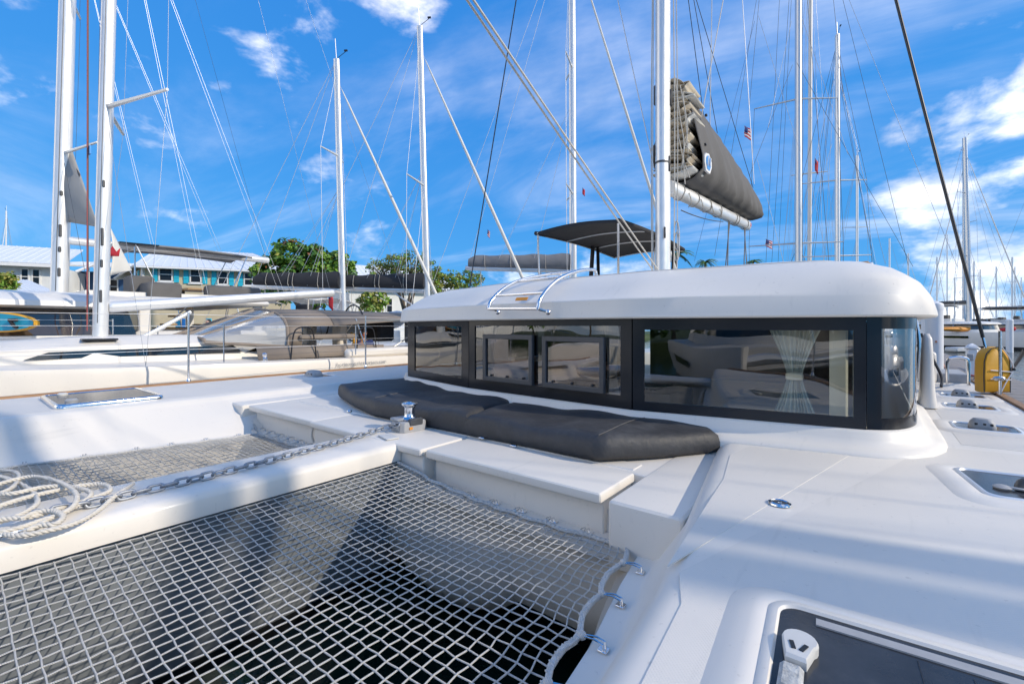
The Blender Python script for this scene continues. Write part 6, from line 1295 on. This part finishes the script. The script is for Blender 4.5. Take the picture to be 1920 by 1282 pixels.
# ================================================================== people
def person(label, loc, rz, shirt, skin='skin', pose='stand', s_=1.0):
    t = thing('person', label, 'person', loc, rz)
    def skinmesh(name, mt, verts, edges, rad, root=0):
        me = bpy.data.meshes.new(name); me.from_pydata([tuple(Vector(v) * s_) for v in verts], edges, []); me.update(); o = bpy.data.objects.new(name, me); col.objects.link(o); o.parent = t
        me.materials.append(MATS[mt]); q = o.modifiers.new('skin', 'SKIN'); q.use_smooth_shade = True
        for i, d in enumerate(me.skin_vertices[0].data): d.radius = (rad[i][0] * s_, rad[i][1] * s_); d.use_root = (i == root)
        u_ = o.modifiers.new('sub', 'SUBSURF'); u_.levels = 1; u_.render_levels = 2; return o
    hl, hr = ((.30, -.22, 1.05), (-.30, -.22, 1.05)) if pose == 'work' else ((.28, -.05, .80), (-.28, -.05, .80))
    if pose == 'reach': hr = (-.62, -.15, 1.35)
    er = (-.40, -.02, 1.22) if pose == 'reach' else (-.27, .03, 1.10)
    V = [(0, 0, .95), (0, 0, 1.12), (0, .01, 1.32), (0, .01, 1.46), (0, -.01, 1.54), (.18, .01, 1.42), (.27, .03, 1.10), hl, (-.18, .01, 1.42), er, hr, (.10, 0, .88), (.11, -.02, .50), (.11, .02, .09), (.12, -.12, .04), (-.10, 0, .88), (-.11, -.02, .50), (-.11, .02, .09), (-.12, -.12, .04)]
    Ed = [(0, 1), (1, 2), (2, 3), (3, 4), (2, 5), (5, 6), (6, 7), (2, 8), (8, 9), (9, 10), (0, 11), (11, 12), (12, 13), (13, 14), (0, 15), (15, 16), (16, 17), (17, 18)]
    Rd = [(.14, .10), (.13, .09), (.15, .10), (.07, .06), (.05, .05), (.06, .055), (.045, .04), (.032, .03), (.06, .055), (.045, .04), (.032, .03), (.09, .09), (.06, .06), (.042, .045), (.035, .03), (.09, .09), (.06, .06), (.042, .045), (.035, .03)]
    b = skinmesh('body', skin, V, Ed, Rd)
    for hx in (hl, hr):
        h = Vector(hx); sgx = 1 if h.x > 0 else -1; m = MB(); m.ball(h * s_ + Vector((0, 0, -.04)) * s_, .042 * s_, 6, (.6, 1, 1.1))
        for k in range(4): m.tube([(h + Vector((0, -.03 + .02 * k, -.07))) * s_, (h + Vector((-.01 * sgx, -.035 + .02 * k, -.12 - .01 * (k in (1, 2))))) * s_, (h + Vector((-.03 * sgx, -.035 + .02 * k, -.145))) * s_], .009 * s_, 5)
        m.tube([(h + Vector((0, -.03, -.03))) * s_, (h + Vector((-.02 * sgx, -.06, -.06))) * s_, (h + Vector((-.02 * sgx, -.065, -.085))) * s_], .010 * s_, 5); m.build('hand', skin, t)
    m = MB(); m.ball(Vector((0, -.02, 1.64)) * s_, .105 * s_, 12, (.78, .95, 1.18)); m.ball(Vector((0, -.115, 1.63)) * s_, .02 * s_, 6, (.8, 1, 1.3)); m.ball(Vector((.083, -.01, 1.635)) * s_, .025 * s_, 6, (.4, .8, 1.2)); m.ball(Vector((-.083, -.01, 1.635)) * s_, .025 * s_, 6, (.4, .8, 1.2)); hd_ = m.build('head', skin, t, ang=80)
    m = MB(); m.ball(Vector((0, .008, 1.675)) * s_, .107 * s_, 12, (.82, .95, 1.02)); m.build('hair', 'hair', hd_)
    for x in (-.032, .032): MB().ball(Vector((x, -.108, 1.65)) * s_, .011 * s_, 5).build('eye', 'black', hd_)
    MB().box(Vector((0, -.113, 1.585)) * s_, (.045 * s_, .01 * s_, .01 * s_)).build('mouth', 'shirtred', hd_)
    sh = [(0, 0, .93), (0, 0, 1.12), (0, .01, 1.32), (0, .01, 1.44), (.18, .01, 1.42), lerp((.18, .01, 1.42), (.27, .03, 1.10), .62), (-.18, .01, 1.42), lerp((-.18, .01, 1.42), er, .62)]
    skinmesh('shirt', shirt, sh, [(0, 1), (1, 2), (2, 3), (2, 4), (4, 5), (2, 6), (6, 7)], [(.155, .115), (.145, .105), (.165, .115), (.08, .075), (.075, .07), (.068, .065), (.075, .07), (.068, .065)])
    skinmesh('shorts', 'shorts', [(0, 0, .97), (.10, 0, .88), (.11, -.02, .58), (-.10, 0, .88), (-.11, -.02, .58)], [(0, 1), (1, 2), (0, 3), (3, 4)], [(.15, .11), (.105, .105), (.09, .09), (.105, .105), (.09, .09)])
    return t
q = C(681, HZ, 10.6); person('person in a dark blue shirt standing in the sloop cockpit', (q.x, q.y, .62), R(60), 'shirtblue', 'skin', 'work')
q = C(391, HZ, 19); person('person in a red shirt on the quay beyond the sprayhood', (q.x, q.y, .92), R(20), 'shirtred', 'skinpale', 'stand')
q = C(424, HZ, 19.5); person('bare-armed person in a pink top reaching out beside the red shirt', (q.x, q.y, .95), R(15), 'skinpale', 'skinpale', 'reach')
# ================================================================== flags, dinghies, buoys
def flag(u, v, d, w_, h_, us, label):
    p = C(u, v, d); t = thing('flag', label, 'flag', p, YAW); r_ = lambda x, y: Vector((x * w_ + .04 * w_ * math.sin(y * 7), .06 * w_ * math.sin(x * 6 + y * 3), -y * h_ - x * h_ * .35))
    if us:
        for k in range(7): MB().grid(lambda a, b, k=k: r_(a, (k + b) / 7), 6, 1).build('stripe', 'flagred' if k % 2 == 0 else 'flagwhite', t, solid=.006)
        MB().grid(lambda a, b: r_(a * .45, b * .54) + Vector((0, -.012, 0)), 4, 3).build('canton', 'flagblue', t, solid=.006)
    else:
        MB().grid(lambda a, b: r_(a, b), 6, 4).build('cloth', 'flagred', t, solid=.006); MB().grid(lambda a, b: r_(a * .4, b * .4) + Vector((0, -.012, 0)), 3, 2).build('canton', 'flagblue', t, solid=.006)
flag(1396, 236, 15, .22, .36, True, 'small striped flag hanging above the aft end of the sail bag'); flag(1436, 448, 30, .42, .5, True, 'small striped flag low beside the thick tall mast'); flag(1528, 296, 22, .16, .62, False, 'red ensign hanging between the two tall masts'); flag(914, 430, 19, .10, .28, True, 'tiny striped pennant above the pale grey boom cover'); flag(1092, 352, 18, .10, .26, False, 'small red pennant under the radar of the mast behind the roof'); flag(616, 548, 16, .16, .5, False, 'red ensign hanging below the left dark boom cover')
def inflatable(label, loc, rz, L=2.9, mt='dinghy', outboard=True, rot=None):
    t = thing('inflatable_dinghy', label, 'dinghy', loc, rz)
    for s_ in (-1, 1): MB().tube(crv([(s_ * .62, L * .48, 0), (s_ * .64, L * .2, 0), (s_ * .62, -L * .2, .03), (s_ * .42, -L * .42, .12), (s_ * .12, -L * .52, .2), (0, -L * .53, .22)], 6), [.16] + [.2] * 27 + [.19, .18, .17], 12).build('tube', mt, t, ang=70)
    m = MB(); m.loft([[(-.5, L * .44, -.12), (.5, L * .44, -.12), (0, L * .44, -.30)], [(-.45, -L * .3, -.05), (.45, -L * .3, -.05), (0, -L * .3, -.25)], [(-.1, -L * .5, .12), (.1, -L * .5, .12), (0, -L * .5, .05)]]); m.build('hull', 'gelfar', t); MB().box((0, L * .43, .02), (.9, .05, .4), bev=.02).build('transom', 'gelfar', t)
    if outboard: MB().box((0, L * .52, .45), (.30, .42, .36), bev=.08, seg=2).build('outboard', 'canvasblack', t); MB().box((0, L * .54, .02), (.14, .2, .7), bev=.04).build('outboard_leg', 'darkplastic', t)
q = C(655, 610, 13.2); inflatable('grey inflatable dinghy with outboard hung behind the bimini', (q.x, q.y, q.z), R(115))
q = C(1795, 617, 50); ky = MB(); rs = []
for t_, w_ in ((0, .05), (.15, .25), (.5, .36), (.85, .25), (1, .05)): rs.append([(q.x + (t_ - .5) * 4.2 * cs, q.y + (t_ - .5) * 4.2 * sn, q.z + .0)] and [Vector((q.x, q.y, q.z)) + Vector((cs, sn, 0)) * (t_ - .5) * 4.6 + Vector((-sn, cs, 0)) * w_ * math.cos(a) + Vector((0, 0, w_ * .8 * math.sin(a))) for a in [2 * math.pi * k / 8 for k in range(8)]])
ko = ky.loft(rs).build('kayak', 'orange'); tag(ko, 'orange kayak lying on the foredeck of the distant catamaran', 'kayak')
q = C(1871, 619, 53); inflatable('red inflatable tender on the stern of the distant catamaran', (q.x, q.y, q.z), R(40), mt='flagred', outboard=False)
q = C(621, 607, 12.6); hb = MB(); hb.tube([q + Vector((cs, sn, 0)) * .17 * math.cos(a) + Vector((0, 0, .2 * math.sin(a))) for a in [R(-50 + 28 * k) for k in range(11)]], .055, 8); ho2 = hb.build('horseshoe_buoy', 'yellow'); tag(ho2, 'yellow horseshoe buoy hanging behind the bimini', 'lifebuoy')
q = C(657, 640, 10.3); hb = MB(); hb.tube([q + Vector((cs, sn, 0)) * .10 * math.cos(a) + Vector((0, 0, .17 * math.sin(a))) for a in [R(-80 + 28 * k) for k in range(7)]], .045, 8); ho2 = hb.build('horseshoe_buoy', 'yellow'); tag(ho2, 'yellow horseshoe buoy beside the sloop steering wheel', 'lifebuoy')
